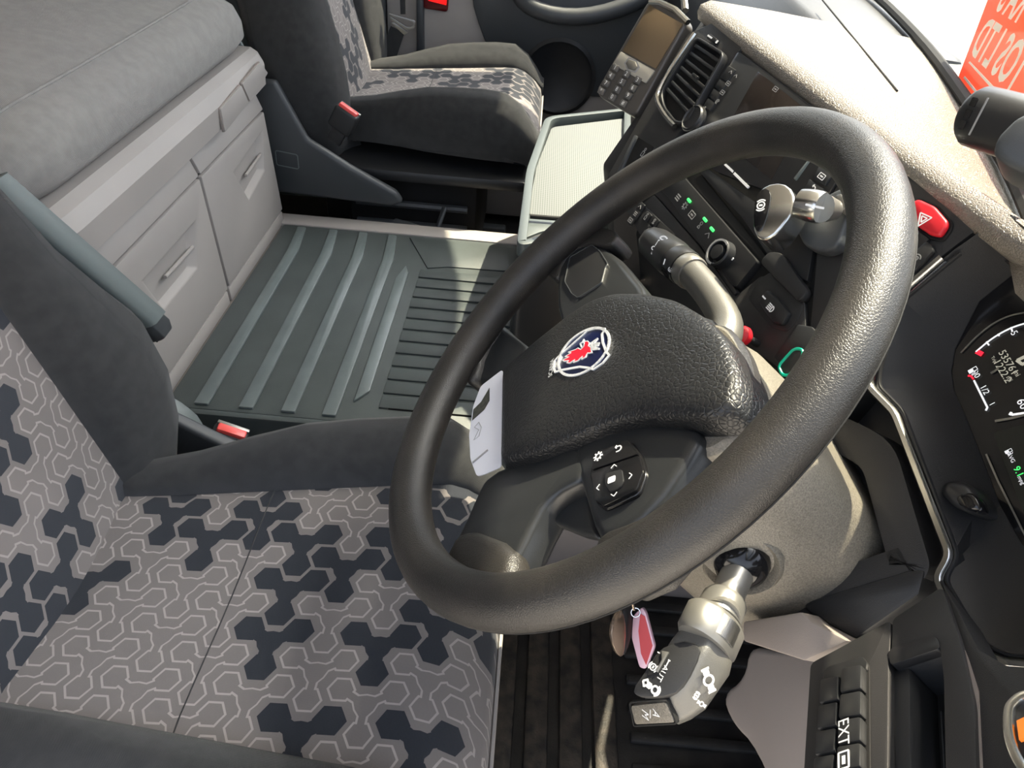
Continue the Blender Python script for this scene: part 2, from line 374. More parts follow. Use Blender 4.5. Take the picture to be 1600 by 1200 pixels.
# engine tunnel between the seats
tun = struct('floor_tunnel', box(-1.18, .30, .885, 1.56, 0, .292, .02), m_knee, 'raised taupe engine tunnel between the two seats')
obj('tunnel_side_step', box(-.4, .5, .84, .90, .0, .15, .01), m_knee, tun)
struct('trim_5', bev(box(-.56, .10, 1.515, 1.565, .285, .302), .005), m_beige, 'beige sill strip along the far edge of the tunnel mat')

# tunnel mat
MZ = .300
mt = thing('tunnel_mat', (-.25, 1.2, .292), 'grey ribbed rubber mat on the engine tunnel between the seats', 'mat')
obj('mat_sheet', box(-.528, .06, .885, 1.515, .291, MZ, .004), m_rubber, mt)
obj('mat_skirt', box(-.528, .055, .873, .886, .16, MZ, .004), m_rubber, mt)
ZM = ('z', MZ)
def rib(name, pts, m, h=.005, b=.0022): obj(name, slab([Vector((p[0], p[1], MZ)) for p in pts], (0, 0, 1), -.001, h, b), m, mt)
for x in (-.462, -.393, -.328, -.262 - .003):          # four long ribs, their far ends bent towards the seat
    w = .022
    rib('mat_rib', [(x - w, .892), (x, .892), (x, 1.40), (x - .012, 1.50), (x - .030, 1.50), (x - w, 1.39)], m_rib)
rib('mat_rib', [(-.246, .90 + .03), (-.226, .96), (-.226, 1.345), (-.236, 1.375), (-.248, 1.32)], m_rib)
for k in range(12):                                     # fine cross ribs beside them
    y = 1.335 - k * .0375
    x0 = -.205 + .012 * (k % 1) - .0 * k
    rib('mat_cross_rib', [(x0, y), (.045, y), (.045, y + .030), (x0, y + .030)], m_rubber, .0035, .0015)
rib('mat_edge_rib', [(-.19, .922), (.05, .922), (.05, .936), (-.19, .936)], m_gap, .003, .001)
obj('mat_border', slab(ons(ZM, [(640, 372), (795, 388), (795, 425), (700, 418), (668, 420)]), (0, 0, 1), -.001, .0025, .001), m_rubber, mt)

# driver's footwell mat
fm = thing('footwell_mat', (.2, .5, .0), 'black ribbed rubber mat in the driver footwell, scuffed with dirt', 'mat')
obj('mat_sheet', box(-.06, .50, .05, .86, .0, .008, .003), m_floor, fm)
for i, x in enumerate((.012, .062, .112, .162)):
    obj('mat_rib', box(x, x + .034, .10, .845, .006, .020, .005), m_floor2, fm)
for k in range(15):
    obj('mat_cross_rib', box(.215, .49, .16 + k * .046, .176 + k * .046, .006, .017, .004), m_floor, fm)
obj('mat_step', box(-.05, .003, .08, .85, .006, .05, .012), m_floor2, fm)

# ================================================================== BUNK
CAB = Plane((1, 0, .071), (-.53, 0, .3))
lk = thing('bunk_locker', (-.7, 1.12, .29), 'beige plastic locker under the bunk with two fronts and recessed handles', 'cabinet')
def yz(y, z): return Vector((-.53 - (z - .3) * .071, y, z))
obj('body', slab([yz(.78, .292), yz(1.535, .292), yz(1.54, .577), yz(.78, .577)], (-1, 0, 0), .014, .55, .006), m_beige, lk)
def pocket_panel(outer, inner, n, th, depth, back=.72, drop=None):
    n = Vector(n).normalized(); o = [Vector(p) for p in outer]; i = [Vector(p) for p in inner]; c = sum(i, Vector()) / 4
    bk = [c + (p - c) * back - n * depth for p in i]
    if drop: bk = [p + drop for p in bk]
    V = [p - n * th for p in o] + o + i + bk; F = [[3, 2, 1, 0], [12, 13, 14, 15]]
    for a in range(4):
        b_ = (a + 1) % 4
        F += [[a, b_, 4 + b_, 4 + a], [4 + a, 4 + b_, 8 + b_, 8 + a], [8 + a, 8 + b_, 12 + b_, 12 + a]]
    return bev((V, F), .003, 2, 30)
for k, (y0, y1, hp, pull) in enumerate(((.785, 1.192, [(223, 440), (306, 345), (309, 418), (256, 484)], [(258, 433), (301, 386)]),
                                        (1.200, 1.534, [(365, 270), (410, 204), (414, 266), (389, 312)], [(384, 274), (407, 241)]))):
    inn = ons(CAB, hp)
    d = obj('locker_front', pocket_panel([yz(y0, .535), yz(y1, .535), yz(y1, .325), yz(y0, .325)], inn, CAB.n, .013, .016, .78), m_beige, lk)
    a, b_ = ons(CAB.off(-.004), pull)
    obj('handle', tube([a, b_], .0032, 8), m_beige, d)
    obj('top_band', slab([yz(y0, .539), yz(y1, .539), yz(y1, .577) + Vector((-.012, 0, 0)), yz(y0, .577) + Vector((-.012, 0, 0))], CAB.n, -.014, .0, .003), m_beige, lk)
    obj('kick_panel', slab([yz(y0, .294), yz(y1, .294), yz(y1, .321), yz(y0, .321)], CAB.n, -.016, -.002, .003), m_beige, lk)
prof = [(-.62, .578), (-.548, .578), (-.532, .590), (-.530, .628), (-.541, .648), (-.556, .657), (-.62, .658)]
rings = []
for y, k in ((.757, .6), (.765, .85), (.785, .97), (.82, 1), (1.0, 1), (1.45, 1), (1.53, .97), (1.556, .85), (1.566, .6)):
    c = (-.62, .62); rings.append([(c[0] + (x - c[0]) * (k if k == 1 else k), y, c[1] + (z - c[1]) * k) for x, z in prof])
ld = obj('ledge', loft(rings), m_beige, lk, 16)
LDG = Plane((1, 0, .04), (-.529, 1.3, .615))
for q in ([(342, 170), (374, 133), (386, 160), (349, 206)], [(376, 131), (404, 97), (416, 114), (388, 158)]):
    obj('flap_joint', ring(rcorner(ons(LDG, q), .004), LDG.n, -.0016, -.002, .0012), m_knee, ld, 0)
    obj('ledge_flap', slab(rcorner(ons(LDG, q), .004), LDG.n, -.002, .0035, .0012), m_beige, ld)

def matt_sec(y):
    sag = .010 * math.cos((y - .9) * 2.2)
    e = 1 - max(0, (y - 1.44) / .13, (.87 - y) / .115) ** 2.2; e = max(e, .05)
    P = [(-1.16, .658), (-.60, .658), (-.566, .662), (-.552, .68), (-.553, .712), (-.566, .744 - sag * .5), (-.60, .764 - sag), (-.66, .777), (-.78, .79), (-.95, .795), (-1.16, .79)]
    return [((-.86 + (x + .86) * (1 - (1 - e) * .10)), y, .659 + (z - .658) * (.62 + .38 * e)) for x, z in P]
YM = [.757, .764, .775, .79, .81, .84, .88, .95, 1.0, 1.1, 1.2, 1.3, 1.38, 1.44, 1.48, 1.51, 1.535, 1.553, 1.565]
mtr = thing('bunk_mattress', (-.85, 1.0, .659), 'grey cloth covered bunk mattress with a piped front seam', 'mattress')
obj('cover', loft([matt_sec(y) for y in YM]), m_cloth2, mtr, 60)
obj('piping', tube([Vector(matt_sec(y)[6]) + Vector((.0, 0, .0008)) for y in YM[4:-3]], .0022, 6), m_cloth2, mtr)
# ================================================================== SEATS
def seat(name, dy, dz, label, mir, zb=.315):
    """suspension seat; mir=+1: inboard side at +y (driver), -1: inboard side at -y (passenger)"""
    c0 = .47
    def T(x, y, z): return Vector((x, c0 + (y - c0) * mir + dy, z + dz))
    s = thing(name, (-.3, c0 + dy, 0), label, 'seat')
    def zc(x): return .418 + .05 * (x + .45) / .45 * .6 - (.9 * max(0, x + .075) ** 2 * 9) - .05 * max(0, x + .012)
    uvc = lambda p: (p.x, (p.y))
    # centre panel of the cushion, widening to the front
    xs = [-.52, -.45, -.38, -.30, -.22, -.14, -.09, -.06, -.04, -.02, -.008, .002, .006]
    def yin(x): return .648 - .125 * max(0, min(.36, -.05 - x))
    ts = [-1, -.85, -.55, -.25, 0, .25, .55, .85, 1]
    def yy(x, t): return .47 + t * (yin(x) - .47)
    def ctop(x, t): return zc(x) - .012 * (1 - t * t) - (.010 * t ** 6)
    V, F = [], []
    rows = [[T(x, yy(x, t), ctop(x, t)) for t in ts] for x in xs]
    rows.append([T(.010, yy(0, t), zc(.006) - .03) for t in ts]); rows.append([T(.004, yy(0, t), .30) for t in ts])
    k = len(ts)
    for r in rows: V += r
    for a in range(len(rows) - 1):
        for i in range(k - 1): F.append([a * k + i, a * k + i + 1, (a + 1) * k + i + 1, (a + 1) * k + i])
    b0 = len(V); V += [T(-.52, .40, .30), T(-.52, .54, .30)]
    n_ = (len(rows) - 1) * k
    F.append([b0, b0 + 1] + [n_ + k - 1 - i for i in range(k)])
    F.append(list(range(k)) + [b0 + 1, b0])
    F.append([a * k for a in range(len(rows))][::-1] + [b0]); F.append([a * k + k - 1 for a in range(len(rows))] + [b0 + 1])
    cu = obj('cushion', (V, F), m_pat, s, 60, uv=lambda p: (p.x, p.y - dy + .5 * max(0, .40 + dz - p.z)))
    for sd_ in (1, -1):
        rings = []
        for x in (-.53, -.48, -.42, -.36, -.30, -.24, -.18, -.12, -.07, -.035, -.01, .006, .012):
            rise = max(0, min(1, (x + .44) / .24)); rise = rise * rise * (3 - 2 * rise)
            h = .004 + .044 * rise - (.040 * max(0, (x + .11) / .11) ** 2 if x > -.11 else 0)
            wd = .058 + .032 * rise - (.02 * max(0, (x + .08) / .08) if x > -.08 else 0)
            if sd_ < 0: h *= .8; wd *= 1.15
            y_in = yin(x) - .006; y_out = y_in + wd
            if sd_ < 0: y_in, y_out = .94 - y_in, .94 - y_out
            z0 = zc(min(x, .004)); w = y_out - y_in
            P = [(y_in, z0 - .04), (y_in, z0 - .006), (y_in + w * .12, z0 + h * .45), (y_in + w * .34, z0 + h * .9), (y_in + w * .58, z0 + h), (y_in + w * .82, z0 + h * .72), (y_in + w * .97, z0 + h * .1 - .006), (y_out, z0 - .03), (y_out - w * .02, z0 - .08), (y_out - w * .10, zb), (y_in, zb)]
            rings.append([T(x, y, max(zb - .005, z)) for y, z in P])
        obj('cushion_bolster', loft(rings), m_cloth, s, 60)
    obj('cushion_seam', tube([T(-.262, yy(-.262, t), ctop(-.262, t) + .0002) for t in ts], .0007, 6), m_cloth, cu)
    obj('sunlit_edge', tube([T(.0125, yy(0, t), zc(.006) - .028) for t in ts], .0022, 6), m_beige, cu)  # pale strip added for the sunlit front edge, brightness is in its colour
    # backrest
    def xf(z): return -.428 - .28 * (z - .42)
    zs = [.33, .38, .43, .50, .58, .66, .74, .82, .90, .98, 1.04]
    rings = []
    for z in zs:
        yi0, yi1 = .305, .612 + (.015 if z > .6 else .02)
        P = []
        for i in range(9):
            t = i / 8; y = yi0 + (yi1 - yi0) * t; b_ = .012 * math.sin(t * math.pi)
            P.append(T(xf(z) - .008 + b_, y, z))
        P += [T(xf(z) - .12, yi1, z), T(xf(z) - .12, yi0, z)]
        rings.append(P)
    obj('backrest', loft(rings), m_pat2, s, 60, uv=lambda p: (p.z * 1.04, -p.y + dy))
    for sd_ in (1, -1):
        rings = []
        for z, fwd, out in ((.285, -.075, .70), (.315, -.035, .728), (.36, -.008, .748), (.42, .018, .762), (.49, .036, .768), (.56, .042, .762), (.62, .040, .728), (.68, .036, .695), (.76, .03, .675), (.85, .025, .67), (.95, .02, .67), (1.04, .0, .665)):
            yi = .606; w = out - yi; X = xf(z)
            P = [(X - .13, yi), (X - .006, yi), (X + fwd * .55, yi + w * .14), (X + fwd * .92, yi + w * .36), (X + fwd, yi + w * .58), (X + fwd - .010, yi + w * .80), (X + fwd - .034, yi + w * .95), (X + fwd - .07, yi + w), (X - .11, yi + w * .96), (X - .14, yi + w * .7)]
            rings.append([T(x, (y if sd_ > 0 else .94 - y - .02), z) for x, y in P])
        obj('backrest_bolster', loft(rings), m_cloth, s, 60)
    obj('headrest', bev(loft([[T(xf(z) - .02 + dx, y, z) for dx, y in ((0, .35), (0, .59), (-.1, .57), (-.1, .37))] for z in (1.05, 1.12, 1.22, 1.27)]), .02, 3), m_cloth, s)
    # base: pan, box, rails, lever
    obj('seat_pan', bev(loft([[T(x, y, z) for x, y in ((-.50, .20), (-.01, .20), (-.01, .74), (-.50, .74))] for z in (.285, .312)]), .008), m_black, s)
    obj('suspension', bev(loft([[T(x, y, z) for x, y in ((-.42, .27), (-.12, .27), (-.12, .68), (-.42, .68))] for z in (.10 - dz, .285)]), .01), m_gap, s)
    for y in (.26, .66):
        obj('floor_rail', bev(loft([[T(x, yy, z) for x, yy in ((-.52, y), (-.06, y), (-.06, y + .035), (-.52, y + .035))] for z in (-dz, .06 - dz)]), .005), m_dgrey, s)
    for z in (.115, .165, .215):
        obj('suspension_bar', tube([T(-.40, .70, z), T(-.14, .70, z)], .009, 8), m_dgrey, s)
    obj('slide_lever', tube([T(-.30, .765, .20), T(-.23, .785, .195), T(-.20, .785, .20), T(-.185, .77, .25)], [.012, .012, .009, .007], 8, flat=.7), m_dgrey, s)
    # side shield with hinge cover
    sh = obj('side_shield', slab([T(max(x, -.522 if mir > 0 else -1), .772, z) for x, z in ((-.60, .50), (-.53, .50), (-.475, .385), (-.39, .335), (-.29, .285), (-.275, .262), (-.30, .25), (-.56, .26), (-.60, .30))], T(0, 1, 0) - T(0, 0, 0), 0, .022, .008, 3), m_dgrey, s)
    obj('shield_badge', ring(rcorner([T(x, .7942, z) for x, z in ((-.545, .355), (-.50, .35), (-.50, .32), (-.545, .325))], .004), T(0, 1, 0) - T(0, 0, 0), .002 * mir, 0, .0012), m_greyp, sh)
    obj('shield_strip', tube([T(-.600, .782, .575), T(-.565, .785, .50)], .0045, 8), m_greyp, s)
    return s, T
drv, DT = seat('driver_seat', 0, 0, "driver's seat in figured taupe cloth with charcoal bolsters, nearest the camera", 1)
pas, PT = seat('passenger_seat', 1.425, .085, 'far passenger seat in figured grey cloth beside the beige locker', -1, .345)

# folded armrest on the driver's seat
ar = thing('armrest', (-.5, .80, .45), 'grey plastic seat armrest folded up against the backrest of the near seat', 'armrest')
a0, a1 = Vector(on(('y', .80), 224, 508)), Vector(on(('y', .705), -40, 290))
ax_ = (a1 - a0).normalized(); up_ = Vector((0, 1, 0)).cross(ax_).normalized()
if up_.z < 0: up_ = -up_
def arsec(p, s, w=.021, h=.040):
    return [p + Vector((0, 1, 0)) * (w * s * cx) + up_ * (h * s * cz) for cx, cz in ((-1, -.75), (-.7, -1), (.7, -1), (1, -.7), (1, .35), (.75, .60), (-.75, .60), (-1, .4))]
obj('arm_bar', bev(loft([arsec(a0 + ax_ * -.030, .45), arsec(a0 + ax_ * -.025, .78), arsec(a0 + ax_ * -.010, 1), arsec(a0 + ax_ * .08, 1), arsec(a0 + ax_ * .25, 1.02), arsec(a1, 1.05)]), .003), m_dgrey, ar, 60)
obj('arm_pad', loft([[p + Vector((0, w, 0)) + up_ * h for w, h in ((-.020, .018), (.020, .018), (.0195, .026), (.014, .031), (-.014, .031), (-.0195, .026))] for p in (a0 + ax_ * .006, a0 + ax_ * .02, a0 + ax_ * .15, a1)]), m_greyp, ar, 60)
pn = (up_ * .45 - ax_ * .8 - Vector((0, .35, 0))).normalized(); pt = a0 - ax_ * .0225 + up_ * .008 - Vector((0, .006, 0))
obj('screw_recess', lathe(frame(pt, pn, (0, 1, 0)), [(0, 0), (.0055, 0), (.0055, .004), (.0075, .004), (.008, .002), (.008, -.006)], 14), m_gap, ar)

# hinge cover beside the driver's backrest
hc = thing('seat_hinge_cover', (-.45, .80, .30), 'pale grey curved hinge cover between the near backrest and red buckle', 'seat trim')
obj('cover_arch', slab(smoothpts(ons(('y', .815), [(235, 630), (255, 622), (285, 640), (310, 662), (318, 690), (312, 712), (298, 690), (280, 655), (250, 640)]), 1), (0, 1, 0), -.018, .012, .004), m_greyp, hc)
obj('cover_inner', slab(smoothpts(ons(('y', .80), [(240, 650), (262, 652), (290, 675), (320, 715), (300, 735), (235, 735)]), 1), (0, 1, 0), -.012, .01, .004), m_black, hc)

# seat belt buckles
def buckle(name, top, base, sx, label):
    b_ = thing(name, base, label, 'buckle', )
    top, base = Vector(top), Vector(base); z = (top - base).normalized(); M = frame(base, z, sx); L_ = (top - base).length
    obj('housing', fbox(M, -.026, .026, -.013, .013, 0, L_, .006, 3), m_black, b_)
    obj('release_button', fbox(M, -.021, .021, -.0095, .0055, L_ - .004, L_ + .006, .003), m_redl, b_)
    obj('slot_rim', fbox(M, -.0235, .0235, .0065, .0125, L_ - .004, L_ + .003, .001), m_silver, b_)
    obj('stalk', fbox(M, -.016, .016, -.005, .005, -.03, .002, .002), m_black, b_)
buckle('seat_buckle', on(('y', .835), 362, 674), on(('y', .835), 342, 728), CR, 'red button seat belt buckle beside the near seat')
buckle('seat_buckle', on(('y', 1.565), 545, 172), on(('y', 1.565), 530, 203), CR + CU * -.45, 'red button seat belt buckle beside the far seat')

# passenger belt hanging at the door pillar
sb = thing('seat_belt', on(('y', 2.15), 610, 110), 'grey seat belt with metal tongue hanging behind the far seat', 'seat belt')
YB = Plane((0, -1, 0), (0, 2.15, 0))
obj('webbing', join(slab(ons(YB, [(624, -40), (633, -40), (634, 22), (626, 22)]), YB.n, 0, .003), slab(ons(YB, [(611, 40), (632, 52), (612, 112), (585, 100)]), YB.n, 0, .003)), m_cloth, sb)
obj('tongue', ring(rcorner(ons(YB, [(607, 20), (650, 32), (648, 44), (636, 46), (608, 28)]), .006), YB.n, .006, -.002, .004, .001), m_metal, sb)
obj('tongue_bar', slab(rcorner(ons(YB, [(610, 34), (616, 34), (638, 50), (632, 54)]), .003), YB.n, 0, .006, .0015), m_metal, sb)
struct('wall_passenger_pillar', box(-.62, -.43, 2.17, 2.30, -.02, 1.7, .02), m_dgrey, 'dark door pillar trim behind the far seat')
# ================================================================== DASHBOARD
DA, DB, DC = Vector((.211, 1.056, .872)), Vector((.35, .60, .84)), Vector((.102, 1.018, .673))
DN = (DC - DA).cross(DB - DA).normalized()
if DN.z < 0: DN = -DN
D = Plane(DN, DA)
DL = (DB - DA).normalized()
dash = thing('dashboard', (.45, .9, .45), 'charcoal plastic dashboard running across under the windscreen', 'dashboard')
def dp(name, px_, h0, h1, b, m, parent=None, r=0, pl=None):
    pl = pl or D; P = ons(pl, px_)
    if r: P = rcorner(P, r)
    return obj(name, slab(P, pl.n, h0, h1, b), m, parent or dash)
OUTL = [(1072, 50), (1118, 30), (1500, 325), (1545, 350), (1487, 393), (1402, 462), (1364, 575), (1300, 650), (1230, 600), (1165, 545), (1090, 470), (1000, 372), (945, 278)]
dp('carcass', OUTL, -.09, -.006, .004, m_gap)
# face panels, each with its own joint
dp('panel', [(1074, 52), (1118, 33), (1162, 70), (1060, 208), (1026, 244), (1000, 300), (978, 330), (947, 278)], -.02, 0, .003, m_dash, r=.006)
radio = dp('radio_fascia', [(1154, 80), (1345, 222), (1282, 330), (1118, 268), (1073, 218)], -.02, .0015, .002, m_dash2, r=.006)
dp('panel', [(1162, 69), (1122, 34), (1500, 326), (1535, 352), (1484, 390), (1402, 458), (1366, 566), (1300, 640), (1262, 560), (1283, 335), (1347, 222)], -.02, 0, .003, m_dash, r=.005)
dp('slot_band', [(1098, 258), (1118, 272), (1200, 330), (1278, 350), (1262, 440), (1210, 412), (1160, 340), (1094, 270)], -.02, .0005, .002, m_dash2, r=.003)
dp('storage_slot', [(1086, 276), (1094, 272), (1208, 415), (1262, 445), (1258, 470), (1218, 440), (1188, 412), (1075, 284)], -.02, -.002, .001, m_gap)
dp('band', [(1040, 284), (1052, 300), (1152, 456), (1146, 462), (1095, 385), (1020, 300)], -.02, .0005, .002, m_dash)
dp('lower_panel', [(1012, 312), (1022, 304), (1092, 384), (1148, 464), (1190, 430), (1256, 470), (1262, 555), (1225, 580), (1160, 535), (1098, 468), (1000, 368), (983, 335)], -.02, 0, .003, m_dash, r=.004)
# climate unit
cl = dp('climate_unit', [(1055, 262), (1072, 279), (1187, 410), (1153, 451), (1146, 446), (1047, 310), (1028, 290)], -.02, .004, .002, m_dash2, r=.003)
M = quadM(D, 1135, 402, 20, 25, .004)
kn = obj('climate_knob', lathe(M, [(0, 0), (.0155, 0), (.0150, .010), (.0135, .0115), (.0118, .0105), (.0112, .006), (.0085, .006), (.008, .0125), (.0, .013)], 28), m_black, cl)
obj('knob_ring', ring([M @ Vector((.0125 * math.cos(t * .2618 + 1.2), .0125 * math.sin(t * .2618 + 1.2), .0112)) for t in range(16)], D.n, -.0022, 0, .0008, 0, False), m_dim, kn)
obj('knob_mark', slab(rrect(quadM(D, 1149, 407, 10, 12, .005), .004, .003, .001), D.n, 0, .001), m_white, cl)
for u, v in ((1081, 316), (1106, 346), (1117, 361)):
    obj('indicator_lamp', slab(rrect(quadM(D, u, v, 40, 50, .0041), .0085, .0032, .0014), D.n, 0, .0015, .0004), m_green, cl)
def glyph(kind, M, s):
    """small printed pictogram on the plane of M, about s wide"""
    seg = lambda a, b_, w: slab([M @ (Vector((*a, 0)) + o) for a, o in ((a, Vector((0, 0, 0))),)] and [M @ Vector((a[0] - (b_[1] - a[1]) / math.hypot(b_[0] - a[0], b_[1] - a[1]) * w, a[1] + (b_[0] - a[0]) / math.hypot(b_[0] - a[0], b_[1] - a[1]) * w, 0)), M @ Vector((a[0] + (b_[1] - a[1]) / math.hypot(b_[0] - a[0], b_[1] - a[1]) * w, a[1] - (b_[0] - a[0]) / math.hypot(b_[0] - a[0], b_[1] - a[1]) * w, 0)), M @ Vector((b_[0] + (b_[1] - a[1]) / math.hypot(b_[0] - a[0], b_[1] - a[1]) * w, b_[1] - (b_[0] - a[0]) / math.hypot(b_[0] - a[0], b_[1] - a[1]) * w, 0)), M @ Vector((b_[0] - (b_[1] - a[1]) / math.hypot(b_[0] - a[0], b_[1] - a[1]) * w, b_[1] + (b_[0] - a[0]) / math.hypot(b_[0] - a[0], b_[1] - a[1]) * w, 0))], M.col[2].to_3d(), 0, .0003)
    w = s * .045; arc = lambda r, t0, t1, cx=0, cy=0, n=14: [seg((cx + r * math.cos(t0 + (t1 - t0) * i / n), cy + r * math.sin(t0 + (t1 - t0) * i / n)), (cx + r * math.cos(t0 + (t1 - t0) * (i + 1) / n), cy + r * math.sin(t0 + (t1 - t0) * (i + 1) / n)), w) for i in range(n)]
    poly = lambda pts, closed=True: [seg(pts[i], pts[(i + 1) % len(pts)], w) for i in range(len(pts) if closed else len(pts) - 1)]
    h = s / 2; G = []
    if kind == 'lamp': G = arc(h * .5, -math.pi / 2, math.pi / 2, h * .05) + [seg((h * .05, -h * .5), (h * .05, h * .5), w)] + [seg((-h, y * h), (-h * .15, y * h), w) for y in (-.45, -.15, .15, .45)]
    elif kind == 'brake': G = arc(h * .55, 0, 6.283) + arc(h * .85, -.8, .8) + arc(h * .85, 2.34, 3.94) + [seg((0, -h * .25), (0, h * .25), w * 1.6)]
    elif kind == 'retarder': G = arc(h * .35, 0, 6.283, h * .55) + arc(h * .52, -1.2, 1.2, h * .55) + poly([(-h, 0), (-h * .6, h * .4), (-h * .6, h * .2), (0, h * .2), (0, -h * .2), (-h * .6, -h * .2), (-h * .6, -h * .4)]) + [seg((x * h, -h * .2), (x * h, h * .2), w) for x in (-.4, -.2)]
    elif kind == 'tri': G = poly([(-h, -h * .8), (h, -h * .8), (0, h)]) + poly([(-h * .45, -h * .48), (h * .45, -h * .48), (0, h * .38)])
    elif kind == 'axle': G = arc(h * .42, 0, 6.283) + [seg((0, h * .5), (0, h * 1.0), w * 3), seg((0, -h * .5), (0, -h * 1.0), w * 3)] + [seg((-h * .35, y * h), (h * .35, y * h), w) for y in (.95, -.95)]
    elif kind == 'diff': G = arc(h * .35, 0, 6.283, 0, h * .4) + poly([(-h * .4, -h * .7), (h * .4, -h * .7), (h * .2, -h * .2), (-h * .2, -h * .2)])
    elif kind == 'gear': G = arc(h * .5, 0, 6.283) + [seg((h * .6 * math.cos(k * .785), h * .6 * math.sin(k * .785)), (h * .9 * math.cos(k * .785), h * .9 * math.sin(k * .785)), w * 1.3) for k in range(8)]
    elif kind == 'back': G = arc(h * .5, -1.57, 1.57) + [seg((0, h * .5), (-h * .7, h * .5), w), seg((-h * .7, h * .5), (-h * .4, h * .8), w), seg((-h * .7, h * .5), (-h * .4, h * .2), w), seg((0, -h * .5), (-h * .4, -h * .5), w)]
    elif kind == 'chev': G = poly([(-h * .8, -h * .4), (0, h * .4), (h * .8, -h * .4)], False)
    elif kind == 'pump': w = w * .6; G = poly([(-h * .6, -h * .9), (h * .2, -h * .9), (h * .2, h * .9), (-h * .6, h * .9)]) + [seg((-h * .2, -h * .9), (-h * .2, h * .1), w * 5)] + poly([(h * .2, h * .2), (h * .55, h * .2), (h * .55, -h * .6), (h * .85, -h * .6), (h * .85, h * .5), (h * .5, h * .8)], False)
    elif kind == 'person': G = arc(h * .28, 0, 6.283, 0, h * .6) + poly([(-h * .4, -h), (-h * .4, h * .1), (h * .4, h * .1), (h * .4, -h)])
    elif kind == 'fan': G = sum([arc(h * .3, k * 2.09, k * 2.09 + 4, h * .45 * math.cos(k * 2.09), h * .45 * math.sin(k * 2.09), 8) for k in range(3)], [])
    elif kind == 'bars': G = [seg((-h * .8, y * h), (h * .8, y * h), w * 1.4) for y in (-.5, 0, .5)]
    elif kind == 'spin': G = arc(h * .7, .3, 5.2) + arc(h * .3, 0, 6.283) + [seg((h * .7, h * .2), (h * .45, h * .55), w)]
    else: G = poly([(-h, -h * .6), (h, -h * .6), (h, h * .6), (-h, h * .6)]) + [seg((-h * .5, 0), (h * .5, 0), w * 2)]
    return join(*G)
for (u, v), k in zip(((1063, 311), (1074, 324), (1085, 338), (1098, 354), (1110, 369), (1121, 383)), ('bars', 'gear', 'box', 'diff', 'chev', 'fan')):
    obj('climate_symbol', glyph(k, quadM(D, u, v, 40, 50, .0042), .011), m_dim, cl, 0)
# radio: screen, key rows, knob, slot
scr = dp('radio_screen', [(1186, 113), (1265, 175), (1207, 282), (1128, 219)], 0, .0022, .0004, mat('screen_glass', (.022, .017, .015), .1), radio)
for q in ([(1141, 104), (1152, 111), (1139, 131), (1128, 123)], [(1127, 125), (1138, 133), (1130, 146), (1119, 138)], [(1118, 140), (1129, 148), (1121, 161), (1110, 153)], [(1109, 155), (1120, 163), (1112, 176), (1101, 168)]):
    k_ = dp('radio_key', q, 0, .0035, .001, m_black, radio)
for (u, v), g in zip(((1145, 115), (1153, 121), (1141, 133), (1132, 147), (1124, 161), (1103, 173), (1215, 142)), ('chev', 'chev', 'box', 'box', 'spin', 'person', 'box')):
    obj('key_symbol', glyph(g, quadM(D, u, v, 30, 22, .0037), .0075), m_dim, radio, 0)
M = quadM(D, 1090, 190, 30, 22, .0015)
obj('radio_knob', lathe(M, [(0, 0), (.016, 0), (.016, .008), (.0145, .010), (.013, .008), (0, .008)], 28), m_black, radio)
obj('knob_ring', lathe(M, [(.0163, .004), (.0172, .004), (.0172, .0075), (.0163, .0075)], 28), m_chrome, radio)
for q in ([(1135, 256), (1148, 268), (1146, 271), (1133, 259)], [(1150, 270), (1172, 292), (1169, 295), (1147, 273)]):
    dp('title_strip', q, 0, .002, 0, m_white, radio)
for q, g in (([(1283, 262), (1303, 276), (1292, 294), (1273, 282)], 'box'), ([(1268, 282), (1290, 297), (1281, 312), (1260, 299)], 'back'), ([(1296, 245), (1312, 257), (1304, 274), (1286, 261)], 'bars')):
    k_ = dp('radio_key', q, 0, .004, .001, m_black, radio)
    c_ = (sum(a for a, b_ in q) / 4, sum(b_ for a, b_ in q) / 4)
    obj('key_symbol', glyph(g, quadM(D, *c_, 30, 22, .0042), .0085), m_white, radio, 0)
dp('key_edge', [(1266, 252), (1270, 250), (1246, 284), (1243, 281)], 0, .004, .0008, m_greyp, radio)

# air vent
vt = thing('air_vent', on(D, 1085, 130), 'black air vent with chrome trim at the passenger end of the centre dash', 'air vent')
vo = ons(D, [(1096, 62), (1142, 90), (1080, 200), (1062, 200), (1042, 175), (1038, 150)])
obj('vent_bed', slab(rcorner(vo, .01), D.n, .0005, .002), m_gap, vt)
obj('vent_frame', ring(rcorner(vo, .012), D.n, .004, 0, .011, .0015), m_dash2, vt)
for k in range(7):
    t = .10 + k * .125; a = vo[0].lerp(vo[5], t); b_ = vo[1].lerp(vo[2], t)
    p = a.lerp(b_, .10) + D.n * .003; q = a.lerp(b_, .92) + D.n * .003; dn = (DC - DA).normalized()
    obj('vent_slat', bev(slab([p, q, q + dn * .004, p + dn * .004], D.n, 0, .006), .0008), m_black, vt)
obj('vent_slider', slab(rrect(quadM(D, 1095, 126, 20, 16, .008), .014, .004, .0015), D.n, 0, .004, .001), m_dash2, vt)
obj('vent_trim', tube(smoothpts([p + D.n * .009 for p in ons(D, [(1093, 58), (1066, 98), (1040, 140), (1032, 160), (1046, 186), (1062, 203)])], 2, False), .0035, 8), m_chrome, vt)
obj('vent_dial', slab(rrect(quadM(D, 1118, 65, 20, 14, .002), .02, .006, .002), D.n, 0, .006, .001), m_dash2, vt)
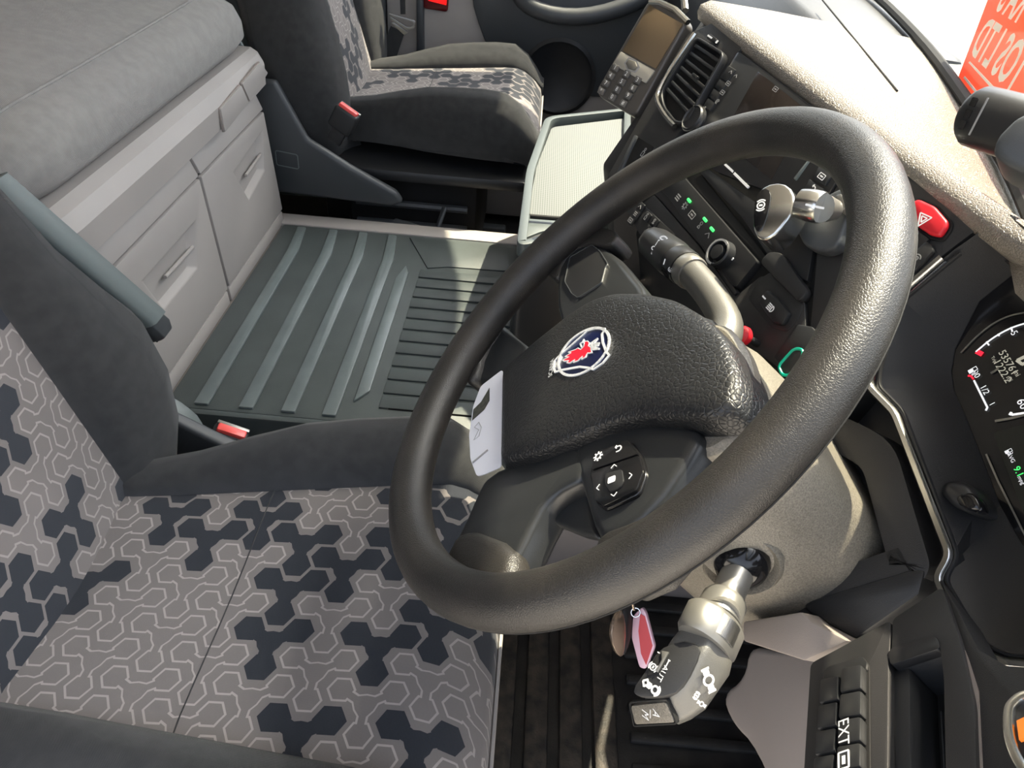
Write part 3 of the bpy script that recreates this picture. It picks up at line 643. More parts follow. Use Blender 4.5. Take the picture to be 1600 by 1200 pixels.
obj('dial_mark', join(slab(rrect(quadM(D, 1116, 63, 20, 14, .0082), .012, .002, .0005), D.n, 0, .0003), slab(rrect(quadM(D, 1127, 71, 20, 14, .0082), .004, .004, .0015), D.n, 0, .0003)), m_white, vt)

# left lower panel with light strip and cup sign
dp('side_pocket', [(998, 215), (1022, 230), (1000, 268), (978, 276), (972, 270)], 0, .001, 0, m_gap)
dp('light_strip', [(994, 213), (998, 214), (972, 272), (967, 270)], 0, .004, .001, m_dgrey)
obj('symbol', glyph('person', quadM(D, 1007, 238, 20, 18, .0012), .012), m_dim, dash, 0)
# lower switch row
sw = dp('switch_row', [(981, 330), (1004, 318), (1058, 368), (1030, 396), (1008, 378)], 0, .003, .001, m_dash2)
for (u, v), g in zip(((990, 347), (998, 337), (1005, 326), (1015, 341), (1027, 349), (1018, 362)), ('box', 'bars', 'chev', 'person', 'diff', 'chev')):
    k_ = obj('switch', slab(rrect(quadM(D, u, v, 20, 18, .003), .014, .011, .002), D.n, 0, .0025, .0008), m_black, sw)
    obj('switch_symbol', glyph(g, quadM(D, u, v, 20, 18, .0057), .0085), m_dim, k_, 0)
# pocket with rocker
pk = dp('rocker_pocket', [(1186, 436), (1206, 424), (1256, 474), (1252, 494), (1230, 520), (1204, 512), (1168, 466)], -.004, .001, .002, m_black, r=.004)
dp('rocker', [(1204, 455), (1222, 470), (1240, 492), (1228, 512), (1212, 508), (1190, 474)], 0, .007, .003, m_dash2, pk)
obj('rocker_symbol', join(glyph('lamp', quadM(D, 1212, 486, 20, 22, .0072), .012), slab(rrect(quadM(D, 1201, 469, 20, 22, .0072), .006, .0015, .0004), D.n, 0, .0003)), m_white, pk, 0)
dp('raised_panel', [(1206, 396), (1226, 398), (1268, 458), (1254, 476), (1210, 432), (1192, 412)], -.004, .006, .004, m_dash, r=.006)
# key slot with green edged fob
dp('key_slot', [(1212, 560), (1248, 508), (1272, 512), (1296, 540), (1270, 590), (1236, 592)], 0, .004, .002, m_black)
fob = thing('key_fob', on(D, 1240, 565), 'black key fob edged with a teal green ring in the dash slot', 'key fob')
fo = rcorner(ons(D.off(.012), [(1226, 588), (1219, 574), (1244, 546), (1258, 548), (1256, 562), (1236, 588)]), .008, 5)
obj('fob_body', slab(fo, D.n, -.014, .003, .001), m_black, fob)
obj('fob_ring', tube([p + D.n * .003 for p in fo], .0014, 6, up=D.n, closed=True), m_teal, fob)
rk = thing('red_knob', on(D, 1151, 523), 'small red push knob behind the light stalk', 'knob')
M = frame(on(D.off(.03), 1153, 521) - D.n * .03, D.n, (0, 1, 0))
obj('knob_cap', lathe(M, [(0, .03), (.006, .0295), (.0095, .026), (.0098, .021), (.0075, .017), (.004, .015), (0, .015)], 18), m_red, rk)
obj('knob_stem', lathe(M, [(0, 0), (.0038, 0), (.0038, .0155), (0, .0155)], 12), m_black, rk)

# hazard switch and neighbours
hz = thing('hazard_switch', on(D, 1455, 345), 'red hazard switch with white triangle at the top of the dash', 'switch')
hzp = [(1428, 322), (1440, 315), (1466, 327), (1486, 350), (1485, 358), (1474, 374), (1458, 371), (1428, 350)]
obj('hazard_seat', ring(rcorner(ons(D, [(1424, 318), (1440, 311), (1469, 324), (1491, 350), (1489, 361), (1476, 379), (1456, 376), (1424, 353)]), .003), D.n, .002, 0, .002, .0005), m_gap, hz)
hb = obj('hazard_button', slab(rcorner(ons(D, hzp), .003), D.n, 0, .007, .0028, 3), m_red, hz)
obj('hazard_triangle', glyph('tri', quadM(D, 1449, 346, 26, -16, .0072), .012), m_white, hb, 0)
dp('switch', [(1426, 356), (1438, 362), (1456, 376), (1428, 402), (1400, 380)], 0, .004, .0015, m_dash2)
dp('switch', [(1452, 380), (1461, 386), (1464, 396), (1430, 432), (1420, 410), (1430, 400)], 0, .006, .002, m_dash2)
obj('switch_symbol', join(glyph('spin', quadM(D, 1433, 368, 20, 16, .0042), .009), glyph('spin', quadM(D, 1438, 408, 20, 16, .0062), .010)), m_dim, dash, 0)

# dash top: padded, textured
dt = []
edge = [Vector((.20, 1.10, .874)), DA, DA.lerp(DB, .5), DB, Vector((.365, .53, .842)), Vector((.37, .47, .856)), Vector((.36, .35, .864)), Vector((.33, .22, .866)), Vector((.28, .10, .862))]
EDG = smoothpts([edge[0], DA.lerp(DB, .05), DA.lerp(DB, .3), DA.lerp(DB, .6), DA.lerp(DB, .95)] + edge[4:], 1, False)
def glassx(y):
    for a, b_ in zip(BASE, BASE[1:]):
        if a.y <= y <= b_.y: return a.x + (b_.x - a.x) * (y - a.y) / (b_.y - a.y)
    return BASE[0].x if y < BASE[0].y else BASE[-1].x
rings = []
for p in EDG:
    f = Vector((.955, .29, 0)) if p.y > .55 else Vector((1, .0, 0))
    gx = 0
    q = p + f * .5
    for t in range(100):
        q = p + f * (t * .005)
        if q.x > glassx(q.y) - .012: break
    q.z = .842; k = p
    rings.append([k + Vector((0, 0, -.012)) - f * .001, k + Vector((0, 0, -.002)) - f * .004, k + Vector((0, 0, .006)) - f * .001, k + f * .012 + Vector((0, 0, .011)), k.lerp(q, .3) + Vector((0, 0, .010)), k.lerp(q, .65) + Vector((0, 0, .005)), q, q + Vector((0, 0, -.03)), k + f * .03 + Vector((0, 0, -.03))])
m_pad = mat('stippled_dash_pad', (.20, .175, .145), .45, spec=1.0, bump=1.0, bscale=420, voro=True, var=.12, vscale=300)
pad = obj('dash_pad', loft(rings), m_pad, dash, 60)
s0, s1 = on(('z', .862), 1285, 0), on(('z', .856), 1402, 142)
obj('pad_seam', tube([s0, s1], .0012, 6), m_gap, dash)
# shelf end cap and passenger half of the dash
obj('passenger_dash', bev(loft([[Vector((x, y, z)) for x, z in ((.50, .32), (.34, .40), (.30, .60), (.33, .78), (.40, .845), (.575, .835), (.70, .6), (.70, .3))] for y in (1.13, 1.6, 2.22)]), .012), m_black, dash)
obj('glovebox_lid', slab([(.338, 1.35, .42), (.338, 2.0, .42), (.303, 2.0, .585), (.303, 1.35, .585)], (-1, 0, .2), -.002, .008, .006), m_knee, dash)
obj('end_panel', slab([DA + Vector((0, .05, -.01)), DA + Vector((.16, .09, -.02)), Vector((.36, 1.15, .45)), Vector((.14, 1.06, .50)), DC + Vector((0, .03, 0))], Vector((-.29, .955, 0)), -.02, .012, .006), m_dash, dash)
# lower centre: body under the face panel down to the tunnel
obj('lower_body', bev(loft([[Vector((x, y, z)) for x, y in ((x0, .87), (x1, 1.10), (.60, 1.10), (.60, .87))] for z, x0, x1 in ((.02, .30, .26), (.30, .27, .23), (.50, .24, .17), (.60, .245, .14))]), .01), m_black, dash)
obj('tunnel_front', bev(loft([[Vector((x, y, z)) for x, y in ((x0, .93), (x0, 1.10), (.32, 1.10), (.32, .93))] for z, x0 in ((.302, .064), (.40, .115), (.47, .15))]), .008), m_knee, dash)
# ================================================================== CENTRE TRAY, KEYPAD
tr = thing('centre_tray', (.12, 1.3, .30), 'grey storage console with mesh lined tray beside the tunnel mat', 'console')
TZ = .545
tp = [on(('z', TZ), *q) for q in ((852, 186), (985, 172), (985, 330), (880, 372), (806, 392), (822, 270))]
obj('tray_body', slab(rcorner(tp, .03), (0, 0, 1), -.243, -.012, .012), m_black, tr)
m_trim = mat('tray_grey', (.07, .085, .085), .45, bump=.15, bscale=1500)
obj('tray_rim', ring(rcorner(tp, .03, 6), (0, 0, 1), .014, -.016, .006, .005), m_trim, tr)
tin = [on(('z', TZ - .008), *q) for q in ((862, 200), (976, 186), (975, 322), (880, 345), (824, 337), (838, 262))]
m_mesh = mat('mesh_cloth', (.30, .33, .32), .8)
nt = m_mesh.node_tree; tc = nt.nodes.new('ShaderNodeTexCoord'); ck = nt.nodes.new('ShaderNodeTexVoronoi'); ck.inputs['Scale'].default_value = 260; ck.inputs['Randomness'].default_value = 0
rmp = nt.nodes.new('ShaderNodeValToRGB'); rmp.color_ramp.elements[0].position = .25; rmp.color_ramp.elements[0].color = (.075, .082, .082, 1); rmp.color_ramp.elements[1].position = .45; rmp.color_ramp.elements[1].color = (.16, .172, .168, 1)
nt.links.new(tc.outputs['Object'], ck.inputs['Vector']); nt.links.new(ck.outputs['Distance'], rmp.inputs[0]); nt.links.new(rmp.outputs[0], nt.nodes['Principled BSDF'].inputs['Base Color'])
obj('mesh_liner', slab(rcorner(tin, .015), (0, 0, 1), -.006, .002, .001), m_mesh, tr)
obj('liner_bar', tube([on(('z', TZ), 828, 338), on(('z', TZ), 880, 342), on(('z', TZ), 930, 335)], .004, 8), m_gap, tr)
obj('tray_lip', slab(rcorner([on(('z', TZ - .02), *q) for q in ((818, 345), (900, 345), (900, 362), (845, 372), (812, 385))], .008), (0, 0, 1), -.01, .012, .004), m_trim, tr)
obj('cup_recess', slab([on(('z', TZ - .05), *q) for q in ((825, 378), (905, 350), (915, 400), (850, 420), (822, 410))], (0, 0, 1), 0, .032, .004), m_gap, tr)

kp = thing('keypad_terminal', on(('y', 1.13), 1000, 100), 'handheld keypad terminal with brown screen mounted beside the air vent', 'terminal')
KN = Vector((-.72, -.50, .48)).normalized(); K = Plane(KN, on(('y', 1.12), 1005, 90))
ko = [(1014, 4), (1030, 4), (1072, 30), (1074, 40), (998, 178), (988, 182), (938, 152), (934, 142)]
m_kgrey = mat('terminal_grey', (.10, .092, .085), .35, .3)
kb = obj('case', slab(rcorner(ons(K, ko), .006), KN, -.016, .004, .004, 3), m_kgrey, kp)
obj('screen_glass', slab(ons(K, [(1018, 10), (1070, 40), (1028, 110), (976, 82)]), KN, .0035, .0052, .0006), mat('terminal_screen', (.22, .16, .10), .12, .4), kb)
obj('top_cap', tube(ons(K.off(.004), [(1016, 3), (1032, 4), (1055, 15), (1075, 35)]), .004, 8), m_chrome, kb)
obj('control_plate', slab(ons(K, [(974, 83), (1027, 113), (1013, 133), (961, 103)]), KN, .0035, .0062, .0012), mat('champagne_plate', (.62, .60, .54), .3, .6), kb)
obj('centre_key', slab(ons(K, [(983, 102), (988, 96), (998, 100), (1001, 108), (996, 114), (986, 110)]), KN, .006, .0085, .0012), m_silver, kb)
obj('centre_key_ring', ring(ons(K, [(980, 102), (987, 93), (1000, 98), (1004, 108), (997, 117), (985, 113)]), KN, .0015, .006, .0072), m_dim, kb)
km = None; nums = '123456789*0#'
A0, AU, AV = Vector((966, 109)), Vector((17.3, 9.6)), Vector((-7.4, 11.9))
for r in range(4):
    for c in range(3):
        q = A0 + AU * c + AV * r
        M = quadM(K, q.x, q.y, AU.x, AU.y, .004)
        if km is None: km = lmesh('terminal_key', slab([Vector((x, y, 0)) for x, y in ((-.0065, -.0045), (.0065, -.0045), (.0065, .0045), (-.0065, .0045))], (0, 0, 1), 0, .003, .001), mat('terminal_key_plastic', (.16, .155, .15), .35, .4))
        inst('terminal_key', km, M, kb)
        obj('key_number', text(M, nums[r * 3 + c], .0085, .0033), m_white, kb, 0)
pm = on(K, 1010, 110) - KN * .016
obj('mount_arm', tube([pm, pm + Vector((.03, .0, -.03)), on(D, 1052, 118) - D.n * .004], [.011, .009, .011], 10), m_black, kp)
obj('bracket', tube([on(D, 1078, 30) + Vector((0, .05, 0)), on(D, 1068, 10) + Vector((0, .08, .03)), on(D, 1070, -20) + Vector((0, .1, .06))], .005, 8), m_chrome, kp)

# ================================================================== STEERING
WC = Vector((.0662, .4972, .7463)); WN = Vector((-.73166, -.03075, .68098)).normalized()
E1 = Vector((.6813, 0, .7320)); E1 = (E1 - WN * E1.dot(WN)).normalized(); E2 = WN.cross(E1)
if E2.y < 0: E2 = -E2
def W(a, b_, h=0): return WC + E1 * a + E2 * b_ + WN * h
WP = Plane(WN, WC)
sw_ = thing('steering_wheel', W(0, 0, -.05), 'black leather steering wheel with griffin emblem on its hub', 'steering wheel')
rimv = []
NR, NT = 96, 20
rings = []
for i in range(NR):
    t = 2 * math.pi * i / NR; d_ = E1 * math.cos(t) + E2 * math.sin(t); c = WC + d_ * .2165
    k = 1 + .07 * max(0, math.cos((t - 1.95) * 2)) ** 6 * 0
    rings.append([c + d_ * (.0188 * k * math.cos(2 * math.pi * j / NT)) + WN * (.0180 * k * math.sin(2 * math.pi * j / NT)) for j in range(NT)])
rings.append(rings[0])
rm_ = obj('rim', loft(rings, False), m_rim, sw_)
obj('rim_seam', tube([W(math.cos(t * math.pi / 48) * .2325, math.sin(t * math.pi / 48) * .2325, -.0095) for t in range(96)], .0007, 6, up=WN, closed=True), m_gap, rm_)
def wslab(name, px_, off, th, b, m, parent=None, r=0, sm=0, seg=3):
    P = ons(WP.off(off), px_)
    if r: P = rcorner(P, r)
    if sm: P = smoothpts(P, sm)
    return obj(name, slab(P, WN, -th, 0, b, seg), m, parent or sw_)
# spokes: broad webs from hub to rim
def spoke(name, a, b_, m, parent=None, up=.9):
    """loft between two cross sections; each = (centre a,b,h, half width vector angle, half width, half thickness)"""
    rings = []
    for (pa, pb, h, ang, w, t) in a:
        ex = E1 * math.cos(ang) + E2 * math.sin(ang)
        rings.append([W(pa, pb, h) + ex * (w * cx) + WN * (t * cz) for cx, cz in ((-1, -.3), (-.8, -.85), (-.4, -1), (.4, -1), (.8, -.85), (1, -.3), (1, .3), (.8, .8), (.4, 1), (-.4, 1), (-.8, .8), (-1, .3))])
    return obj(name, loft(rings), m, parent or sw_, 60)
m_spoke = mat('satin_black_spoke', (.021, .0225, .024), .30, bump=.1, bscale=1200)
ul = wslab('spoke', [(866, 470), (874, 405), (905, 376), (952, 384), (1022, 470), (985, 500), (880, 520)], -.014, .026, .008, m_spoke, sm=1)
pdp = [(893, 459), (882, 440), (890, 402), (925, 382), (938, 392), (950, 412), (946, 418), (940, 442), (903, 466)]
wslab('blank_pad', pdp, -.0125, .006, .0008, m_dash2, ul, r=.003)
obj('pad_outline', ring(rcorner(ons(WP.off(-.0125), pdp), .003), WN, .0007, 0, .0006), m_dgrey, ul, 0)
ur = wslab('spoke', [(885, 690), (990, 655), (1096, 660), (1085, 700), (1020, 800), (950, 850), (928, 838), (908, 770)], -.020, .03, .008, m_spoke, sm=1)
bp_ = wslab('button_pad', [(930, 708), (986, 688), (1003, 712), (1010, 738), (998, 772), (944, 797), (930, 786), (920, 740)], -.017, .008, .002, m_gloss, ur, r=.004)
WB = WP.off(-.0168)
for q in ([(931, 710), (984, 690), (992, 703), (1000, 712), (926, 737)], [(926, 740), (1001, 714), (1008, 738), (997, 769), (946, 793), (933, 784)]):
    obj('button', slab(rcorner(ons(WB, q), .002), WN, 0, .0022, .0008), m_gloss, bp_)
obj('button', slab(rcorner(ons(WB, [(950, 744), (976, 737), (979, 755), (973, 766), (958, 772), (950, 760)]), .002), WN, .002, .0034, .0006), m_dash2, bp_)
GM = lambda u, v, h=.0024: quadM(WB, u, v, 30, -12, h)
obj('button_symbol', join(glyph('gear', GM(938, 716), .009), glyph('back', GM(970, 704), .009), glyph('chev', GM(963, 731), .006), glyph('chev', frame(on(WB, 963, 776), WN, -(GM(963, 776).col[0].to_3d())) @ Matrix.Translation((0, 0, .0024)), .006),
    glyph('chev', GM(989, 746) @ Matrix.Rotation(-1.57, 4, 'Z'), .006), glyph('chev', GM(938, 765) @ Matrix.Rotation(1.57, 4, 'Z'), .006), slab(rrect(GM(961, 754, .0036), .006, .005, .001), WN, 0, .0003)), m_white, bp_, 0)
wslab('spoke', [(760, 740), (838, 708), (905, 688), (918, 745), (862, 772), (840, 800), (805, 872), (770, 925), (690, 880), (722, 822), (742, 775)], -.020, .03, .011, m_spoke, sm=1)
wslab('spoke_web', [(842, 712), (905, 690), (918, 760), (932, 838), (905, 832), (856, 812), (842, 780)], -.036, .012, .004, m_spoke)
wslab('spoke', [(728, 590), (742, 532), (778, 500), (796, 518), (830, 545), (800, 590), (772, 602)], -.020, .026, .009, m_spoke, sm=1)
# leather sleeves where the spokes run into the rim
for q in ([(680, 900), (700, 850), (722, 818), (802, 848), (796, 885), (780, 925), (720, 940)], [(722, 600), (736, 540), (768, 496), (780, 506), (752, 545), (742, 590)], [(850, 425), (880, 375), (930, 350), (968, 362), (952, 386), (908, 380), (876, 408), (870, 440)], [(925, 860), (938, 832), (985, 815), (1025, 795), (1080, 770), (1040, 880), (950, 920)]):
    wslab('spoke_sleeve', q, -.012, .026, .010, m_rim, sm=1)
# hub cover: crowned leather pad
hubpx = [(782, 578), (778, 727), (838, 712), (900, 688), (950, 667), (1000, 656), (1080, 658), (1118, 656), (1150, 640), (1160, 600), (1154, 568), (1138, 528), (1103, 493), (1060, 468), (1010, 457), (960, 457), (925, 467), (890, 489), (838, 530)]
HP = ons(WP.off(-.012), hubpx); hc_ = sum(HP, Vector()) / len(HP)
HPs = rcorner(HP, .010, 4)
rings = [[p - WN * .035 for p in HPs], [p - WN * .010 for p in HPs]]
for s_, z_ in ((.985, -.003), (.965, .0012), (.92, .0035), (.82, .0058), (.60, .0080), (.35, .0088), (.12, .009)):
    rings.append([hc_ + (p - hc_) * s_ + WN * z_ for p in HPs])
hub = obj('hub_cover', loft(rings), m_leather, sw_, 60)
wslab('hub_back', [(790, 585), (785, 735), (900, 700), (1000, 668), (1110, 668), (1160, 640), (1162, 570), (1110, 495), (1010, 462), (930, 470)], -.030, .03, .006, m_dash2)
# emblem: shield plate, silver rings, red griffin head with crown
EP = WP.off(-.0040)
em = thing('wheel_emblem', on(EP, 912, 552), 'shield emblem with red crowned griffin on navy, on the wheel hub', 'emblem')
def z6(pts): return [(840 + x / 1200 * 140, 490 + y / 1200 * 140) for x, y in pts]
m_navy = mat('navy_enamel', (.004, .007, .035), .3); m_esil = mat('emblem_silver', (.62, .64, .68), .35, .25)
shield = z6([(680, 250), (790, 215), (915, 222), (905, 255), (960, 300), (995, 370), (985, 450), (950, 520), (978, 575), (890, 680), (770, 765), (700, 750), (600, 810), (480, 830), (380, 810), (325, 775), (255, 800), (228, 740), (245, 650), (300, 590), (400, 440), (540, 320)])
pl_ = obj('plate', slab(ons(EP, shield), WN, -.006, .0012, .0006), m_navy, em)
def band(name, px_, w=.0013, closed=True, m=None, h=.0012, th=.0008):
    P = ons(EP, z6(px_)); P = smoothpts(P, 2, closed)
    obj(name, ring(P, WN, w, h, h + th, 0, closed), m or m_esil, em, 0)
def line(name, pts, w, m=None):
    P = ons(EP, z6(pts)); G = []
    for a, b_ in zip(P, P[1:]):
        d_ = (b_ - a).normalized(); s_ = WN.cross(d_) * w; G.append(slab([a - s_ - d_ * w * .5, a + s_ - d_ * w * .5, b_ + s_ + d_ * w * .5, b_ - s_ + d_ * w * .5], WN, .0011, .0021))
    obj(name, join(*G), m or m_esil, em, 0)
circ = [(300 + 0, 620)] 
ell = []
for i in range(41):
    t = i / 40 * 2 * math.pi; a_, b_2 = 405, 232; ca, sa = math.cos(-.72), math.sin(-.72)
    ex, ey = a_ * math.cos(t), b_2 * math.sin(t); ell.append((637 + ex * ca - ey * sa, 528 + ex * sa + ey * ca))
line('silver_ring', ell, .0011)
line('shield_outline', [(685, 245), (790, 215), (915, 222), (905, 255), (880, 290), (890, 400), (938, 530), (978, 575), (890, 680), (770, 765), (700, 745), (580, 730), (330, 775), (255, 800), (228, 740), (245, 650), (300, 590), (470, 440), (640, 290), (685, 245)], .0009)
obj('griffin', slab(ons(EP, z6([(360, 640), (440, 600), (385, 595), (470, 545), (430, 535), (530, 500), (560, 480), (600, 500), (640, 460), (660, 400), (700, 385), (712, 410), (700, 450), (735, 470), (745, 540), (710, 550), (690, 545), (660, 600), (610, 630), (620, 590), (560, 650), (500, 670), (520, 635), (450, 680), (410, 675), (440, 650), (370, 655)])), WN, .0011, .0020), mat('griffin_red', (.8, .012, .03), .3), em, 0)
line('griffin_outline', [(360, 640), (440, 600), (385, 595), (470, 545), (430, 535), (530, 500), (560, 480), (600, 500), (640, 460), (645, 395), (690, 385), (712, 410), (700, 450), (735, 470), (745, 540), (710, 550), (690, 545), (660, 600), (610, 630), (620, 590), (560, 650), (500, 670), (520, 635), (450, 680), (410, 675), (440, 650), (370, 655), (360, 640)], .00042)
line('griffin_tongue', [(610, 470), (590, 420), (620, 400), (635, 365)], .0006)
line('crown', [(740, 450), (740, 500), (840, 490), (770, 470), (830, 440), (770, 440), (840, 415), (770, 425), (820, 355), (735, 415)], .0008)
line('crown_band', [(745, 420), (760, 500)], .0012)
obj('foot_lettering', text(frame(on(EP, 864, 577) + WN * .0018, WN, on(EP, 866, 562) - on(EP, 863, 588)), 'SCANIA', .0062), m_esil, em, 0)
# sticker on the lower edge of the hub
stp = ons(WP.off(-.016), [(786, 578), (752, 604), (740, 636), (734, 680), (736, 718), (746, 745), (757, 742), (784, 730)])
st = thing('hub_sticker', stp[3], 'white picture sticker curled over the lower edge of the wheel hub', 'sticker')
stk = obj('paper', slab(rcorner(stp, .004), WN, 0, .0008), mat('white_paper', (.78, .79, .85), .5), st)
SP = WP.off(-.0150)
obj('picture', slab(ons(SP, [(765, 606), (765, 626), (757, 640), (738, 657), (740, 640), (752, 628)]), WN, 0, .0003), mat('photo_print', (.03, .032, .03), .4, col2=(.09, .09, .07), vscale=300), stk, 0)
obj('drawing', join(*[slab([a, b_, b_ + E1 * .0006, a + E1 * .0006], WN, 0, .0003) for a, b_ in zip(ons(SP, [(741, 668), (748, 660), (752, 668), (748, 682), (740, 688), (748, 672)]), ons(SP, [(748, 660), (752, 668), (748, 682), (740, 688), (748, 672), (741, 668)]))]), m_dim, stk, 0)
obj('fold_line', slab(ons(SP, [(738, 722), (762, 702), (763, 704), (739, 724)]), WN, 0, .0003), m_dim, stk, 0)
# ================================================================== COLUMN SHROUD AND STALKS
sh = thing('switchgear_shroud', W(0, 0, -.2), 'speckled taupe plastic shroud under the steering wheel carrying the stalks', 'shroud')
SEC = [(-.085, -.075), (-.02, -.100), (.045, -.098), (.080, -.072), (.080, .045), (.045, .078), (-.085, .075)]
def csec(t, k, r=.022): return rcorner([W(a_ * k, b_ * k, -t) for a_, b_ in SEC], r, 4)
obj('shroud', loft([csec(.045, .62), csec(.055, .74), (csec(.085, .88)), csec(.12, .98), csec(.18, 1.01), csec(.24, 1.03), csec(.30, 1.03)]), m_shroud, sh, 50)
LIP = [(.0, -.105), (.055, -.138), (.086, -.132), (.097, -.072), (.088, -.02), (.03, .02), (-.03, 0)]
def lsec_(t, k): return rcorner([W(.03 + (a_ - .03) * k, -.06 + (b_ + .06) * k, -t) for a_, b_ in LIP], .02, 4)
obj('shroud_lip', loft([lsec_(.030, .94), lsec_(.034, 1.0), lsec_(.042, 1.0), lsec_(.046, .93), lsec_(.05, .93), lsec_(.075, .90)]), m_shroud, sh, 40)
# collar and recess round the column
COLP = D.off(-.02)
cf = dp('column_recess', [(1300, 560), (1365, 575), (1402, 640), (1488, 868), (1470, 910), (1440, 985), (1250, 1010), (1060, 960), (1060, 800), (1180, 560)], -.06, -.035, .004, m_black)
obj('column_collar', ring(rcorner(ons(D.off(-.004), [(1200, 610), (1330, 655), (1396, 690), (1454, 884), (1442, 910), (1258, 968), (1130, 960), (1080, 840)]), .02), D.n, .030, -.06, 0, .006), m_dash, sh)
# light and wiper stalk
ls = thing('light_stalk', on(('y', .62), 1135, 500), 'light stalk with headlamp symbol on the far side of the column', 'stalk')
pth = [on(('y', y), u, v) for u, v, y in ((1128, 540, .575), (1138, 512, .600), (1126, 484, .628), (1104, 452, .662), (1082, 428, .69))]
pth = smoothpts(pth, 2, False)
obj('stalk_arm', tube(pth, [.0150] * len(pth), 18, up=(0, 0, 1)), m_gun, ls)
p0, p1 = on(('y', .688), 1083, 429), on(('y', .775), 1026, 382); aD = (p1 - p0).normalized(); LL = (p1 - p0).length
M = frame(p0, aD, CR)
obj('stalk_collar', lathe(M, [(0, 0), (.0165, 0), (.0178, .004), (.0178, .014), (.0165, .016), (0, .016)], 24), m_silver, ls)
obj('turn_ring', lathe(M, [(0, .016), (.0182, .016), (.0190, .019), (.0190, .034), (.0180, .037), (0, .037)], 24), m_dash2, ls)
for k in range(12):
    a = math.pi * (.5 + k / 24)
    obj('ring_groove', slab([M @ Vector((.0191 * math.cos(a + d), .0191 * math.sin(a + d), z)) for d, z in ((-.03, .020), (.03, .020), (.03, .033), (-.03, .033))], M.to_3x3() @ Vector((math.cos(a), math.sin(a), 0)), 0, .0006), m_gap, ls)
ke = obj('stalk_head', loft([[M @ Vector((x * s_, y * s_, z)) for x, y in ((.018, .004), (.014, .013), (.004, .0175), (-.010, .0165), (-.018, .009), (-.0185, -.004), (-.012, -.0145), (0, -.018), (.012, -.0145), (.018, -.006))] for z, s_ in ((.037, .96), (.040, 1.03), (.052, 1.06), (LL + .004, .98), (LL + .012, .90), (LL + .016, .72))]), m_silver if False else m_dash2, ls, 50)
hd_n = (CO - (p0 + p1) / 2).normalized(); 
LP = Plane(hd_n, p0.lerp(p1, .82) + hd_n * .0214)
obj('stalk_symbol', join(glyph('lamp', frame(on(LP, 1036, 376), hd_n, CR * .55 + CU * .83), .017), glyph('diff', frame(on(LP, 1021, 391), hd_n, CR), .011)), m_white, ls, 0)
LP2 = Plane(hd_n, p0.lerp(p1, .33) + hd_n * .0196)
obj('ring_symbol', join(glyph('spin', frame(on(LP2, 1048, 421), hd_n, CR), .007), *[slab(rrect(frame(on(LP2, u, v), hd_n, CR * .3 + CU), .006, .001, .0003), hd_n, 0, .0003) for u, v in ((1038, 409), (1060, 412))]), m_white, ls, 0)
obj('stalk_button', lathe(frame(on(('y', .70), 1094, 418), aD, CR), [(0, -.004), (.004, -.004), (.0048, .002), (.004, .006), (0, .007)], 14), m_silver, ls)

# gear and retarder stalk
gs = thing('gear_stalk', on(('y', .40), 1165, 885), 'silver gear selector stalk with black top and printed symbols, nearest the camera', 'stalk')
GA = Vector((-.47, -.64, -.61)).normalized(); GNn = Vector((-.62, -.28, .70)); GNn = (GNn - GA * GNn.dot(GA)).normalized(); GS = GNn.cross(GA)
G0 = on(('y', .345), 1106, 996)
def G(s_, n_, a_): return G0 + GS * s_ + GNn * n_ + GA * a_
sk = on(('y', .402), 1158, 884)
skn = (G0 - sk).normalized()
Ms = frame(sk, (skn + CU * -.1 - CF * .9).normalized(), CR)
obj('socket_gaiter', lathe(Ms, [(0, -.02), (.032, -.02), (.032, -.004), (.029, 0), (.026, -.003), (.022, -.012), (0, -.012)], 28), m_shroud, gs)
obj('ball_joint', lathe(Ms, [(0, -.015), (.021, -.012), (.0225, -.004), (.020, .004), (.012, .010), (0, .012)], 24), m_gloss, gs)
nk = smoothpts([sk + skn * .004, sk + skn * .018, sk + skn * .028 + CU * -.001, G0 - GA * .020], 1, False)
obj('stalk_neck', tube(nk, [.0085] + [.0125] * (len(nk) - 2) + [.0135], 18), m_silver, gs)
nd = (G0 - sk).normalized(); Mg = frame(G0 - nd * .021, nd, GS)
obj('neck_collar', lathe(Mg, [(0, -.016), (.0150, -.016), (.0172, -.012), (.0178, .002), (.016, .003), (0, .003)], 28), m_silver, gs)
_cl = Mg.inverted() @ CO; CAMA = math.atan2(_cl.y, _cl.x) - 2.25       # lobes stand either side of the grip that faces the driver
rings = []
for z_, k in ((.003, .88), (.006, 1), (.024, 1.0), (.028, .9)):
    rings.append([Mg @ Vector((math.cos(t) * r_, math.sin(t) * r_, z_)) for t, r_ in [(2 * math.pi * i / 32, k * (.0192 + .0068 * abs(math.cos(2 * math.pi * i / 32 - CAMA)) ** 3)) for i in range(32)]])
kr = obj('selector_ring', loft(rings), m_silver, gs, 50)
gm = None
for i in range(24):
    for base_a in (CAMA + .95, CAMA + .95 + math.pi):
        t = base_a + i * .055; Mk = Mg @ Matrix.Rotation(t, 4, 'Z')
        if gm is None: gm = lmesh('grip_ridge', slab([Vector((.0188, -.0004, .007)), Vector((.0188, .0004, .007)), Vector((.0188, .0004, .023)), Vector((.0188, -.0004, .023))], (1, 0, 0), 0, .0012), m_metal, 0)
        inst('grip_ridge', gm, Mk, kr)
